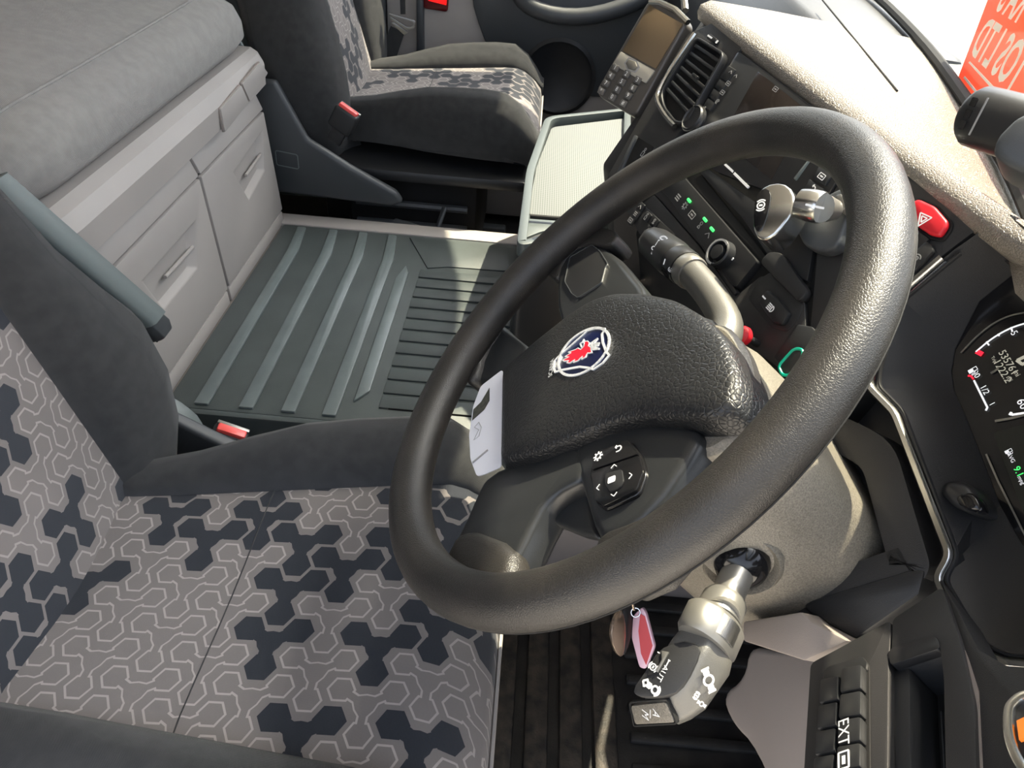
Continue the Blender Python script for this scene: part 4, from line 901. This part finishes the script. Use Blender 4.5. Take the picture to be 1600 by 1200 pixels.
# head of the stalk
def gsec(a_, w0, w1, hn, hb, sh=0):
    return rcorner([G(-w0 + sh, -hb, a_), G(w1 + sh, -hb * .9, a_), G(w1 + sh, -hn * .25, a_), G(w1 * .50 + sh, hn, a_), G(-w0 * .8 + sh, hn, a_), G(-w0 + sh, hn * .4, a_)], .004, 3)
hd = obj('stalk_head', loft([gsec(-.004, .013, .013, .011, .012), gsec(.002, .0175, .019, .014, .015), gsec(.014, .0195, .0225, .0155, .016), gsec(.044, .0195, .021, .0150, .016, -.001), gsec(.056, .0185, .0165, .006, .016, -.002), gsec(.064, .016, .012, -.004, .015, -.003)]), m_gun, gs, 45)
TP = Plane(GNn, G(0, .0152, .03))
obj('top_plate', slab(smoothpts(ons(TP, [(1012, 1046), (1030, 1016), (1062, 1002), (1092, 1008), (1096, 1022), (1072, 1068), (1052, 1088), (1000, 1090), (988, 1080)]), 1), GNn, -.006, .0016, .001), m_dash, hd)
TQ = TP.off(.0017)
obj('slide_switch', slab(ons(TQ, [(1028, 1022), (1046, 1018), (1047, 1024), (1032, 1052), (1012, 1056)]), GNn, 0, .0012, .0004), m_gap, hd)
obj('slide_cap', slab(ons(TQ, [(1036, 1018), (1047, 1020), (1040, 1033), (1030, 1052), (1027, 1050), (1036, 1032)]), GNn, .001, .003, .0006), m_silver, hd)
TD = ons(TQ, [(1024, 1044), (1042, 1010)]); tdir = (TD[1] - TD[0]).normalized()
obj('head_symbol', join(glyph('brake', frame(on(TQ, 1022, 1043) + GNn * .0014, GNn, GS), .0085), glyph('retarder', frame(on(TQ, 1017, 1073) + GNn * .0002, GNn, GS), .015), text(frame(on(TQ, 1035, 1052) + GNn * .0002, GNn, -tdir), 'AUT', .0062), *[slab(rrect(frame(on(TQ, u, v) + GNn * .0002, GNn, x_), l_, .0008, .0002), GNn, 0, .0002) for u, v, x_, l_ in ((1031, 1021, GS, .004), (1043, 1037, tdir, .006), (1046, 1032, GS, .002))]), m_white, hd, 0)
# silver flank with drive symbols
FN = (GS * .87 + GNn * .49).normalized(); FP = Plane(FN, G(.0165, .0075, .03))
obj('flank_symbol', join(glyph('axle', frame(on(FP, 1106, 1062) + FN * .001, FN, (on(FP, 1114, 1059) - on(FP, 1098, 1067))), .018), glyph('brake', frame(on(FP, 1087, 1086) + FN * .001, FN, GA), .0065), glyph('axle', frame(on(FP, 1095, 1099) + FN * .001, FN, GA), .0075)), m_white, hd, 0)
# end button
BN = (GA * .72 + GNn * .69).normalized(); BP = Plane(BN, G(-.002, .005, .0575))
bt = obj('mode_button', slab(rcorner(ons(BP, [(987, 1102), (1042, 1096), (1056, 1128), (994, 1131)]), .003), BN, -.003, .0012, .0008), m_shroud, hd)
obj('button_rim', ring(rcorner(ons(BP, [(984, 1096), (1044, 1090), (1060, 1131), (991, 1135)]), .003), BN, .0012, -.002, .0012, .0003), m_gap, hd)
BX = on(BP, 1008, 1115) - on(BP, 1030, 1115)
obj('button_letter', join(text(frame(on(BP, 1010, 1115) + BN * .0013, BN, (on(BP, 1012, 1130) - on(BP, 1012, 1105))), 'M', .010), text(frame(on(BP, 1027, 1114) + BN * .0013, BN, (on(BP, 1029, 1130) - on(BP, 1029, 1105))), 'A', .010), slab(rrect(frame(on(BP, 1018, 1114) + BN * .0013, BN, (on(BP, 1029, 1130) - on(BP, 1029, 1105))), .008, .0005, .0001), BN, 0, .0002)), m_white, bt, 0)

# park brake lever on the dash
pb = thing('park_brake_lever', on(D, 1290, 350), 'polished park brake lever with black thumb plate on the centre dash', 'lever')
obj('boss', slab(rcorner(ons(D, [(1252, 350), (1282, 330), (1335, 300), (1345, 330), (1325, 395), (1300, 405), (1270, 395)]), .012), D.n, 0, .016, .006, 3), m_dgrey, pb)
obj('boss_recess', slab(rcorner(ons(D, [(1215, 330), (1245, 350), (1246, 366), (1228, 374), (1198, 352)]), .006), D.n, 0, .002, .001), m_black, pb)
obj('slot_block', slab(ons(D.off(.03), [(1300, 306), (1313, 300), (1326, 318), (1312, 332)]), D.n, -.03, 0, .003), m_metal, pb)
q0, q1, q2, q3 = on(D.off(.03), 1304, 328), on(D.off(.045), 1285, 325), on(D.off(.05), 1252, 318), on(D.off(.05), 1222, 312)
obj('lever_neck', tube([q0, q1], [.009, .013], 18), m_silver, pb)
obj('lever_barrel', tube([q1, q1.lerp(q2, .1), q1.lerp(q2, .6), q2], [.0135, .0145, .0145, .0135], 20), m_chrome, pb)
ga = (q3 - q2).normalized(); gu = (D.n - ga * D.n.dot(ga)).normalized(); gv = ga.cross(gu)
vw = (CO - q3).normalized(); PTn = (vw * .85 + ga * .35 + CU * .25).normalized(); PT_ = Plane(PTn, q3 + vw * .012)
gr = obj('lever_grip', slab(smoothpts(ons(PT_, [(1180, 304), (1196, 288), (1222, 284), (1240, 298), (1242, 326), (1226, 350), (1206, 372), (1186, 376), (1174, 354)]), 1), PTn, -.032, 0, .009, 4), m_chrome, pb, 60)
obj('thumb_plate', slab(smoothpts(ons(PT_, [(1181, 308), (1194, 294), (1206, 300), (1202, 330), (1192, 358), (1184, 364), (1177, 350)]), 1), PTn, -.004, .0015, .0008), m_gloss, gr)
obj('plate_symbol', glyph('brake', frame(on(PT_, 1190, 322) + PTn * .0016, PTn, CU), .013), m_white, gr, 0)
obj('barrel_mark', slab(rrect(frame(q1.lerp(q2, .35) + (CO - q1).normalized() * .0147, CO - q1, q2 - q1), .016, .002, .0006), CO - q1, 0, .0004), m_white, pb, 0)

# keys hanging from the ignition
ky = thing('key_ring', on(('y', .47), 990, 950), 'metal key with a clear red tag hanging below the wheel', 'keys')
obj('split_ring', tube([on(('y', .47), 993, 957) + CR * (.0045 * math.cos(t * .5236)) + CU * (.0045 * math.sin(t * .5236)) for t in range(12)], .0007, 6, up=CF, closed=True), m_chrome, ky)
KPn = Plane(-CF * .8 + CR * -.5, on(('y', .47), 1003, 990))
obj('hook', tube([on(('y', .47), 988, 940), on(('y', .47), 991, 953)], .0012, 6), m_chrome, ky)
tg_ = obj('tag_case', slab(rcorner(ons(KPn, [(990, 962), (1004, 948), (1010, 956), (1024, 1010), (1010, 1045), (1000, 1042), (988, 996)]), .003), KPn.n, -.003, .002, .0008), mat('clear_pink_plastic', (.72, .48, .58), .15), ky)
obj('tag_insert', slab(ons(KPn, [(1002, 958), (1009, 962), (1021, 1008), (1011, 1038), (1003, 1020), (999, 985)]), KPn.n, .002, .0026), mat('red_card', (.55, .07, .08), .4), tg_, 0)
KB = Plane(-CF * .7 + CR * .55, on(('y', .46), 970, 985))
obj('key_blade', slab(smoothpts(ons(KB, [(963, 955), (971, 951), (977, 985), (973, 1024), (966, 1026), (957, 1012), (952, 985)]), 1), KB.n, -.002, .002, .001), mat('brass_steel', (.55, .42, .32), .25, .9), ky)
obj('key_head', slab(smoothpts(ons(KB, [(972, 950), (986, 945), (989, 985), (980, 1018), (974, 1026), (977, 985)]), 1), KB.n, -.006, .0, .001), m_black, ky)
# ================================================================== INSTRUMENT CLUSTER
cl_ = thing('instrument_cluster', on(D.off(-.05), 1600, 650), 'instrument cluster with fuel gauge, odometer and chrome edged hood', 'instrument cluster')
outer = [(1490, 391), (1403, 462), (1364, 578), (1362, 606), (1402, 646), (1488, 868), (1467, 906), (1528, 1012), (1568, 1036), (1640, 1042), (1760, 940), (1900, 700), (1800, 430), (1640, 350), (1548, 350)]
inner = [(1530, 470), (1492, 545), (1486, 580), (1490, 610), (1508, 650), (1545, 745), (1562, 790), (1596, 850), (1630, 880), (1670, 890), (1760, 840), (1840, 690), (1780, 520), (1680, 450), (1580, 430)]
GPn = D.off(-.045)
O_ = ons(D.off(.002), outer); I_ = ons(GPn, inner)
mid = [a.lerp(b_, .45) - D.n * .004 for a, b_ in zip(O_, I_)]
obj('bowl', loft([[p - D.n * .02 for p in O_], O_, [a.lerp(b_, .06) for a, b_ in zip(O_, I_)], mid, I_, [p - D.n * .02 for p in I_]], False), m_dash, cl_, 25)
obj('lens_bed', slab(I_, D.n, -.012, -.001), m_gloss, cl_, 0)
ch = smoothpts([p + D.n * .002 for p in ons(D, [(1484, 396), (1404, 465), (1363, 576), (1361, 606), (1401, 647), (1487, 868), (1466, 905), (1500, 968), (1530, 1014), (1568, 1036), (1640, 1042), (1760, 940)])], 0, False)
def strip(name, pts, w, h, m):
    rings = []
    for i, p in enumerate(pts):
        t = (pts[min(i + 1, len(pts) - 1)] - pts[max(i - 1, 0)]).normalized(); s_ = D.n.cross(t)
        rings.append([p - s_ * w - D.n * h, p - s_ * w + D.n * h * .4, p - s_ * w * .5 + D.n * h, p + s_ * w * .5 + D.n * h, p + s_ * w + D.n * h * .3, p + s_ * w - D.n * h])
    return obj(name, loft(rings), m, cl_, 40)
strip('chrome_trim', rcorner(ch, .006, 3)[3:-3], .0034, .0035, m_chrome)
strip('inner_line', rcorner([p + D.n * .001 for p in ons(D, [(1512, 388), (1412, 470), (1376, 576), (1374, 604), (1412, 642), (1498, 868), (1478, 906), (1536, 1004), (1572, 1024), (1640, 1030)])], .006, 3)[3:-3], .0012, .0015, m_dash2)
# gauge graphics on the glass
GG = GPn.off(.0005)
def gline(name, pts, w, m, sm=0):
    P = ons(GG, pts)
    if sm: P = smoothpts(P, sm, False)
    G_ = []
    for a, b_ in zip(P, P[1:]):
        d_ = (b_ - a).normalized(); s_ = D.n.cross(d_) * w; G_.append(slab([a - s_, a + s_, b_ + s_ + d_ * w * .4, b_ - s_ + d_ * w * .4], D.n, 0, .0004))
    obj(name, join(*G_), m, cl_, 0)
m_lit = mat('lit_print', (.7, .7, .7), .5, emit=(.85, .86, .9), estr=.55)
m_litd = mat('lcd_print', (.4, .38, .3), .5, emit=(.6, .58, .5), estr=.30)
m_ndl = mat('needle_red', (.8, .01, .03), .4, emit=(1, .02, .05), estr=.8)
z5 = lambda pts: [(1440 + x * 160 / 600, 470 + y * 320 / 1200) for x, y in pts]
gline('gauge_rim', z5([(230, 305), (330, 200), (430, 125), (520, 85), (640, 62)]), .0006, m_silver, 2)
gline('gauge_scale', z5([(318, 300), (400, 230), (480, 180), (560, 145), (660, 120)]), .0006, m_lit, 2)
for a, b_ in (([(380, 240), (395, 260)]), ([(448, 195), (455, 205)]), ([(525, 155), (532, 180)])): gline('gauge_tick', z5([a, b_]), .0006, m_lit)
gline('gauge_needle', z5([(322, 296), (352, 312)]), .0019, m_ndl)
gline('fuel_scale', z5([(307, 466), (386, 625), (378, 642)]), .0007, m_lit)
gline('fuel_reserve', z5([(272, 440), (290, 440), (303, 458)]), .0007, m_ndl, 1)
gline('range_scale', z5([(515, 670), (525, 655), (530, 668), (620, 655)]), .0008, m_lit)
gline('lens_edge', z5([(430, 705), (520, 690), (640, 660)]), .0009, m_silver)
gline('display_edge', z5([(378, 898), (450, 1060), (530, 1220), (620, 1400)]), .0007, m_metal)
gline('inner_dial', z5([(405, 425), (430, 412), (450, 395)]), .0008, m_metal)
gline('speed_box', z5([(640, 355), (590, 372), (560, 350), (600, 330), (640, 318)]), .0012, m_litd)
gx = on(GG, *z5([(560, 440)])[0]) - on(GG, *z5([(480, 310)])[0])
def gtext(s_, x, y, size, m=None, d=None): 
    u, v = z5([(x, y)])[0]
    obj('gauge_lettering', text(frame(on(GG, u, v), D.n, d or gx), s_, size), m or m_lit, cl_, 0)
gtext('535761', 508, 362, .0078, m_litd); gtext('1222.2', 474, 412, .0080, m_litd); gtext('mi', 558, 425, .0055, m_litd); gtext('mi', 515, 458, .005, m_litd); gtext('Trip', 424, 345, .0036, m_litd)
gtext('0', 325, 440, .0066); gtext('1/2', 370, 522, .0066); gtext('1', 413, 605, .006); gtext('5', 542, 190, .007); gtext('60', 590, 605, .0085)
gtext('AVG', 524, 920, .0042); gtext('9.1', 568, 1002, .0068, m_green); gtext('mpg', 584, 1052, .004)
u, v = z5([(303, 410)])[0]; obj('fuel_symbol', glyph('pump', frame(on(GG, u, v), D.n, gx), .0075), m_lit, cl_, 0)
u, v = z5([(512, 885)])[0]; obj('fuel_symbol', glyph('pump', frame(on(GG, u, v), D.n, gx), .0055), m_lit, cl_, 0)
obj('display_bed', slab(rcorner(ons(GG, z5([(415, 770), (700, 700), (900, 1250), (620, 1300)])), .004), D.n, -.0005, .0001), mat('display_black', (.012, .014, .012), .3), cl_, 0)
# trip knob on the bowl wall
tk = thing('trip_knob', on(D.off(-.012), 1505, 780), 'black lens shaped knob beside the instrument display', 'knob')
TKp = D.off(-.010)
tkp = smoothpts(ons(TKp, [(1472, 764), (1484, 752), (1512, 754), (1532, 772), (1542, 800), (1530, 806), (1500, 798), (1478, 780)]), 2)
c_ = sum(tkp, Vector()) / len(tkp)
obj('knob_base', loft([[p - D.n * .02 for p in tkp], tkp, [c_ + (p - c_) * .9 + D.n * .005 for p in tkp], [c_ + (p - c_) * .5 + D.n * .009 for p in tkp]]), m_dash2, tk, 50)
lens = smoothpts(ons(TKp.off(.007), [(1490, 780), (1504, 768), (1526, 772), (1540, 798), (1528, 802), (1504, 794)]), 2); c_ = sum(lens, Vector()) / len(lens)
obj('knob_lens', loft([[p - D.n * .008 for p in lens], lens, [c_ + (p - c_) * .7 + D.n * .003 for p in lens]]), m_gloss, tk, 60)

# ================================================================== DOOR SIDE SWITCH PANEL
e1s = Vector((-.38, -.925, 0)); hs = Vector((.925, -.38, 0)); al_ = math.radians(56); e2s = hs * math.cos(al_) + Vector((0, 0, 1)) * math.sin(al_)
SN = e2s.cross(e1s); SN = SN if SN.z > 0 else -SN
S = Plane(SN, on(('y', .30), 1380, 1060))
sp_ = thing('switch_panel', on(S, 1400, 1150), 'charcoal switch panel with two button columns and open pocket, near the door', 'switch panel')
def sp(name, px_, h0, h1, b, m, parent=None, r=0): 
    P = ons(S, px_)
    if r: P = rcorner(P, r)
    return obj(name, slab(P, S.n, h0, h1, b), m, parent or sp_)
# panel with a real pocket
P_out = ons(S, [(1266, 1036), (1330, 1000), (1472, 918), (1500, 1000), (1524, 1100), (1530, 1260), (1250, 1260)])
sp('panel_left', [(1266, 1036), (1300, 1018), (1392, 968), (1388, 1040), (1386, 1260), (1252, 1260)], -.012, 0, .003, m_dash, r=.005)
sp('panel_right', [(1394, 967), (1472, 916), (1500, 1000), (1522, 1100), (1528, 1260), (1478, 1260), (1474, 1060), (1468, 1005), (1392, 1030)], -.012, 0, .003, m_dash, r=.005)
pk_ = sp('pocket_floor', [(1385, 1020), (1475, 990), (1482, 1260), (1382, 1260)], -.040, -.034, 0, m_gap)
sp('pocket_wall', [(1386, 1036), (1412, 1034), (1412, 1260), (1386, 1260)], -.036, -.006, .002, m_black)
sp('pocket_wall', [(1388, 1022), (1470, 998), (1474, 1012), (1392, 1040)], -.036, -.004, .002, m_black)
sp('pocket_lip', [(1388, 1020), (1396, 1012), (1462, 994), (1468, 1002), (1470, 1014), (1392, 1040)], -.006, .0008, .0006, m_dash2, r=.003)
for k in range(7):
    sp('pocket_rib', [(1418 + k * 7, 1060), (1420 + k * 7, 1059), (1424 + k * 7, 1260), (1421 + k * 7, 1260)], -.034, -.032, 0, m_dgrey)
sp('button_well', [(1290, 1058), (1300, 1048), (1352, 1033), (1360, 1042), (1362, 1260), (1282, 1260)], .0002, .0012, .0004, m_gap, r=.002)
sp('well_lip', [(1290, 1060), (1298, 1046), (1352, 1030), (1360, 1040), (1358, 1052), (1292, 1072)], 0, .0035, .0015, m_dash2, r=.002)
for k in range(5):
    y0 = 1072 + k * 41; t = k * 3
    b1 = sp('push_button', [(1292 - t, y0), (1321 - t * .7, y0 - 6), (1320 - t * .8, y0 + 31), (1290 - t * 1.0, y0 + 37)], .001, .0075, .0015, m_dash2)
    b2 = sp('push_button', [(1326 - t * .6, y0 - 16), (1358, y0 - 22), (1358, y0 + 16), (1324 - t * .6, y0 + 22)], .001, .0085, .0018, m_dash2)
    if k == 2:
        M = quadM(S, 1332, 1158, 1, 30, .0087); obj('button_lettering', text(M, 'EXT', .0115), m_white, b2, 0)
    if k == 3:
        obj('button_lettering', glyph('box', quadM(S, 1333, 1202, 1, 30, .0087), .012), m_white, b2, 0)
# outer wing and rotary light switch with chrome ring
wg = thing('dash_wing', on(S, 1560, 1150), 'dark outer dash wing at the door with a chrome ringed rotary switch', 'dashboard')
obj('wing_panel', slab(ons(S.off(-.004), [(1474, 916), (1470, 905), (1530, 1016), (1572, 1040), (1660, 1046), (1760, 1000), (1760, 1300), (1530, 1300), (1526, 1100), (1502, 1000)]), S.n, -.03, 0, .004), m_dash, wg)
obj('wing_groove', slab(ons(S.off(-.004), [(1502, 1000), (1514, 1030), (1530, 1080), (1540, 1270), (1532, 1270), (1526, 1100)]), S.n, 0, .001), m_knee, wg)
rs = ons(S.off(-.003), [(1576, 1120), (1582, 1104), (1605, 1086), (1660, 1082), (1690, 1140), (1670, 1220), (1610, 1230), (1588, 1195), (1576, 1160)])
obj('rotary_ring', ring(smoothpts(rs, 2), S.n, .006, 0, .006, .0015), m_chrome, wg)
obj('rotary_seat', slab(smoothpts(rs, 2), S.n, 0, .003, .0008), m_dash2, wg)
obj('rotary_lamp', slab(ons(S.off(.0005), [(1592, 1130), (1604, 1124), (1606, 1156), (1596, 1160)]), S.n, 0, .002), mat('amber_lamp', (.8, .2, .03), .4, emit=(1, .25, .03), estr=.5), wg, 0)

# knee panels under the column
kn_ = thing('knee_panel', (.33, .42, .30), 'taupe knee panel with rounded edge under the steering column', 'trim panel')
KX = Plane((-.9, -.25, .35), on(('y', .42), 1200, 1090))
obj('knee_cover', slab(smoothpts(ons(KX, [(1125, 1085), (1140, 1130), (1180, 1170), (1230, 1300), (1420, 1300), (1400, 1060), (1300, 1020), (1200, 1015), (1168, 1010), (1160, 1060)]), 2), KX.n, -.08, .0, .012, 3), m_knee, kn_)
obj('upper_cover', slab(ons(Plane((-.8, -.3, .5), on(('y', .38), 1220, 990)), [(1165, 972), (1256, 957), (1272, 972), (1330, 1002), (1262, 1033), (1215, 1018), (1165, 1002)]), Vector((-.8, -.3, .5)), -.03, .004, .002), m_knee, kn_)
obj('knee_edge', slab(ons(Plane((-.8, -.3, .5), on(('y', .375), 1360, 960)), [(1258, 942), (1420, 892), (1450, 890), (1440, 930), (1340, 1000), (1262, 956)]), Vector((-.8, -.3, .5)), -.03, .004, .006), m_black, kn_)

# ================================================================== WINDSCREEN ITEMS
SGn = Vector((-.95, .25, .12)).normalized(); SG = Plane(SGn, Vector((.452, .80, .85)))
sg = thing('windscreen_sign', on(SG, 1560, 120), 'red sign with white mirrored lettering standing against the windscreen', 'sign')
m_sign = mat('red_sign', (.75, .10, .06), .45)
_n = m_sign.node_tree; _t = _n.nodes.new('ShaderNodeBsdfTranslucent'); _t.inputs[0].default_value = (.95, .26, .16, 1); _m = _n.nodes.new('ShaderNodeMixShader'); _m.inputs[0].default_value = .75
_n.links.new(_n.nodes['Principled BSDF'].outputs[0], _m.inputs[1]); _n.links.new(_t.outputs[0], _m.inputs[2]); _n.links.new(_m.outputs[0], _n.nodes['Material Output'].inputs[0])
sq = [(1546, -8), (1495, 126), (1522, 168), (1640, 330), (1720, 200), (1640, 60)]
bd = obj('board', slab(ons(SG, [(1581, -101), (1495, 126), (1640, 300), (1740, 40)]), SGn, -.003, 0, .0006), m_sign, sg)
bx_ = on(SG, 1640, 300) - on(SG, 1495, 126)
M_WL = mat('white_letter', (.9, .88, .8), .5, emit=(1, .97, .9), estr=0)
def sgt(s_, u, v, size): obj('lettering', text(frame(on(SG, u, v) + SGn * .0003, SGn, bx_), s_, size, .0003, True, .022), M_WL, bd, 0)
sgt('TOS LTD', 1560, 84, .056)
_bx = bx_.normalized(); _up = SGn.cross(_bx); _up = _up if _up.z > 0 else -_up
obj('lettering', text(frame(on(SG, 1560, 84) + _up * .049 - _bx * .046 + SGn * .0003, SGn, bx_), "RA'S", .056, .0003, True, .022), M_WL, bd, 0)
for a, b_ in (([(1514, 98), (1516, 96), (1556, 138), (1553, 142)]), 0), (([(1506, 122), (1508, 119), (1530, 146), (1528, 150)]), 0):
    obj('small_print', slab(ons(SG, a), SGn, .0002, .0006), bpy.data.materials['white_letter'], bd, 0)
dc = thing('dash_camera', on(('y', .60), 1545, 230), 'black cylindrical dash camera on a wedge mount by the windscreen', 'camera')
pA, pB = on(('y', .585), 1528, 182), on(('y', .555), 1590, 200); cx_ = (pB - pA).normalized()
Mc = frame(pA, cx_, CU)
R_ = .0215
obj('camera_barrel', lathe(Mc, [(0, -.003), (R_ * .88, -.003), (R_, .001), (R_ * 1.01, .012), (R_ * 1.01, .045), (R_ * .95, .05), (R_, .052), (R_, .09), (0, .09)], 28), m_dash2, dc)
vd = (CO - pA).normalized(); vd = (vd - cx_ * vd.dot(cx_)).normalized()
obj('camera_keys', join(*[slab(rrect(frame(pA + vd * (R_ * 1.012) + cx_ * .008 + vd.cross(cx_) * o_, vd, vd.cross(cx_)), .006, .005, .001), vd, 0, .0006) for o_ in (-.008, 0, .008)]), m_gloss, dc, 0)
obj('camera_strip', slab(rrect(frame(pA + vd * (R_ * 1.015) + cx_ * .017, vd, vd.cross(cx_)), .026, .0012, .0004), vd, 0, .0006), m_dim, dc, 0)
obj('camera_bracket', slab([pA + cx_ * .03 + vd.cross(cx_) * k * .02 - vd * R_ * .8 + CU * .02 for k in ()] or ons(('y', .60), [(1565, 140), (1584, 146), (1580, 165), (1560, 160)]), (0, 1, 0), -.01, .01, .003), m_black, dc)
obj('wedge_mount', slab(smoothpts(ons(Plane((-.6, -.6, .5), on(('y', .50), 1590, 235)), [(1553, 228), (1600, 180), (1680, 170), (1700, 290), (1620, 282), (1580, 268), (1556, 250)]), 1), Vector((-.6, -.6, .5)), -.04, .01, .008, 3), m_dgrey, dc)
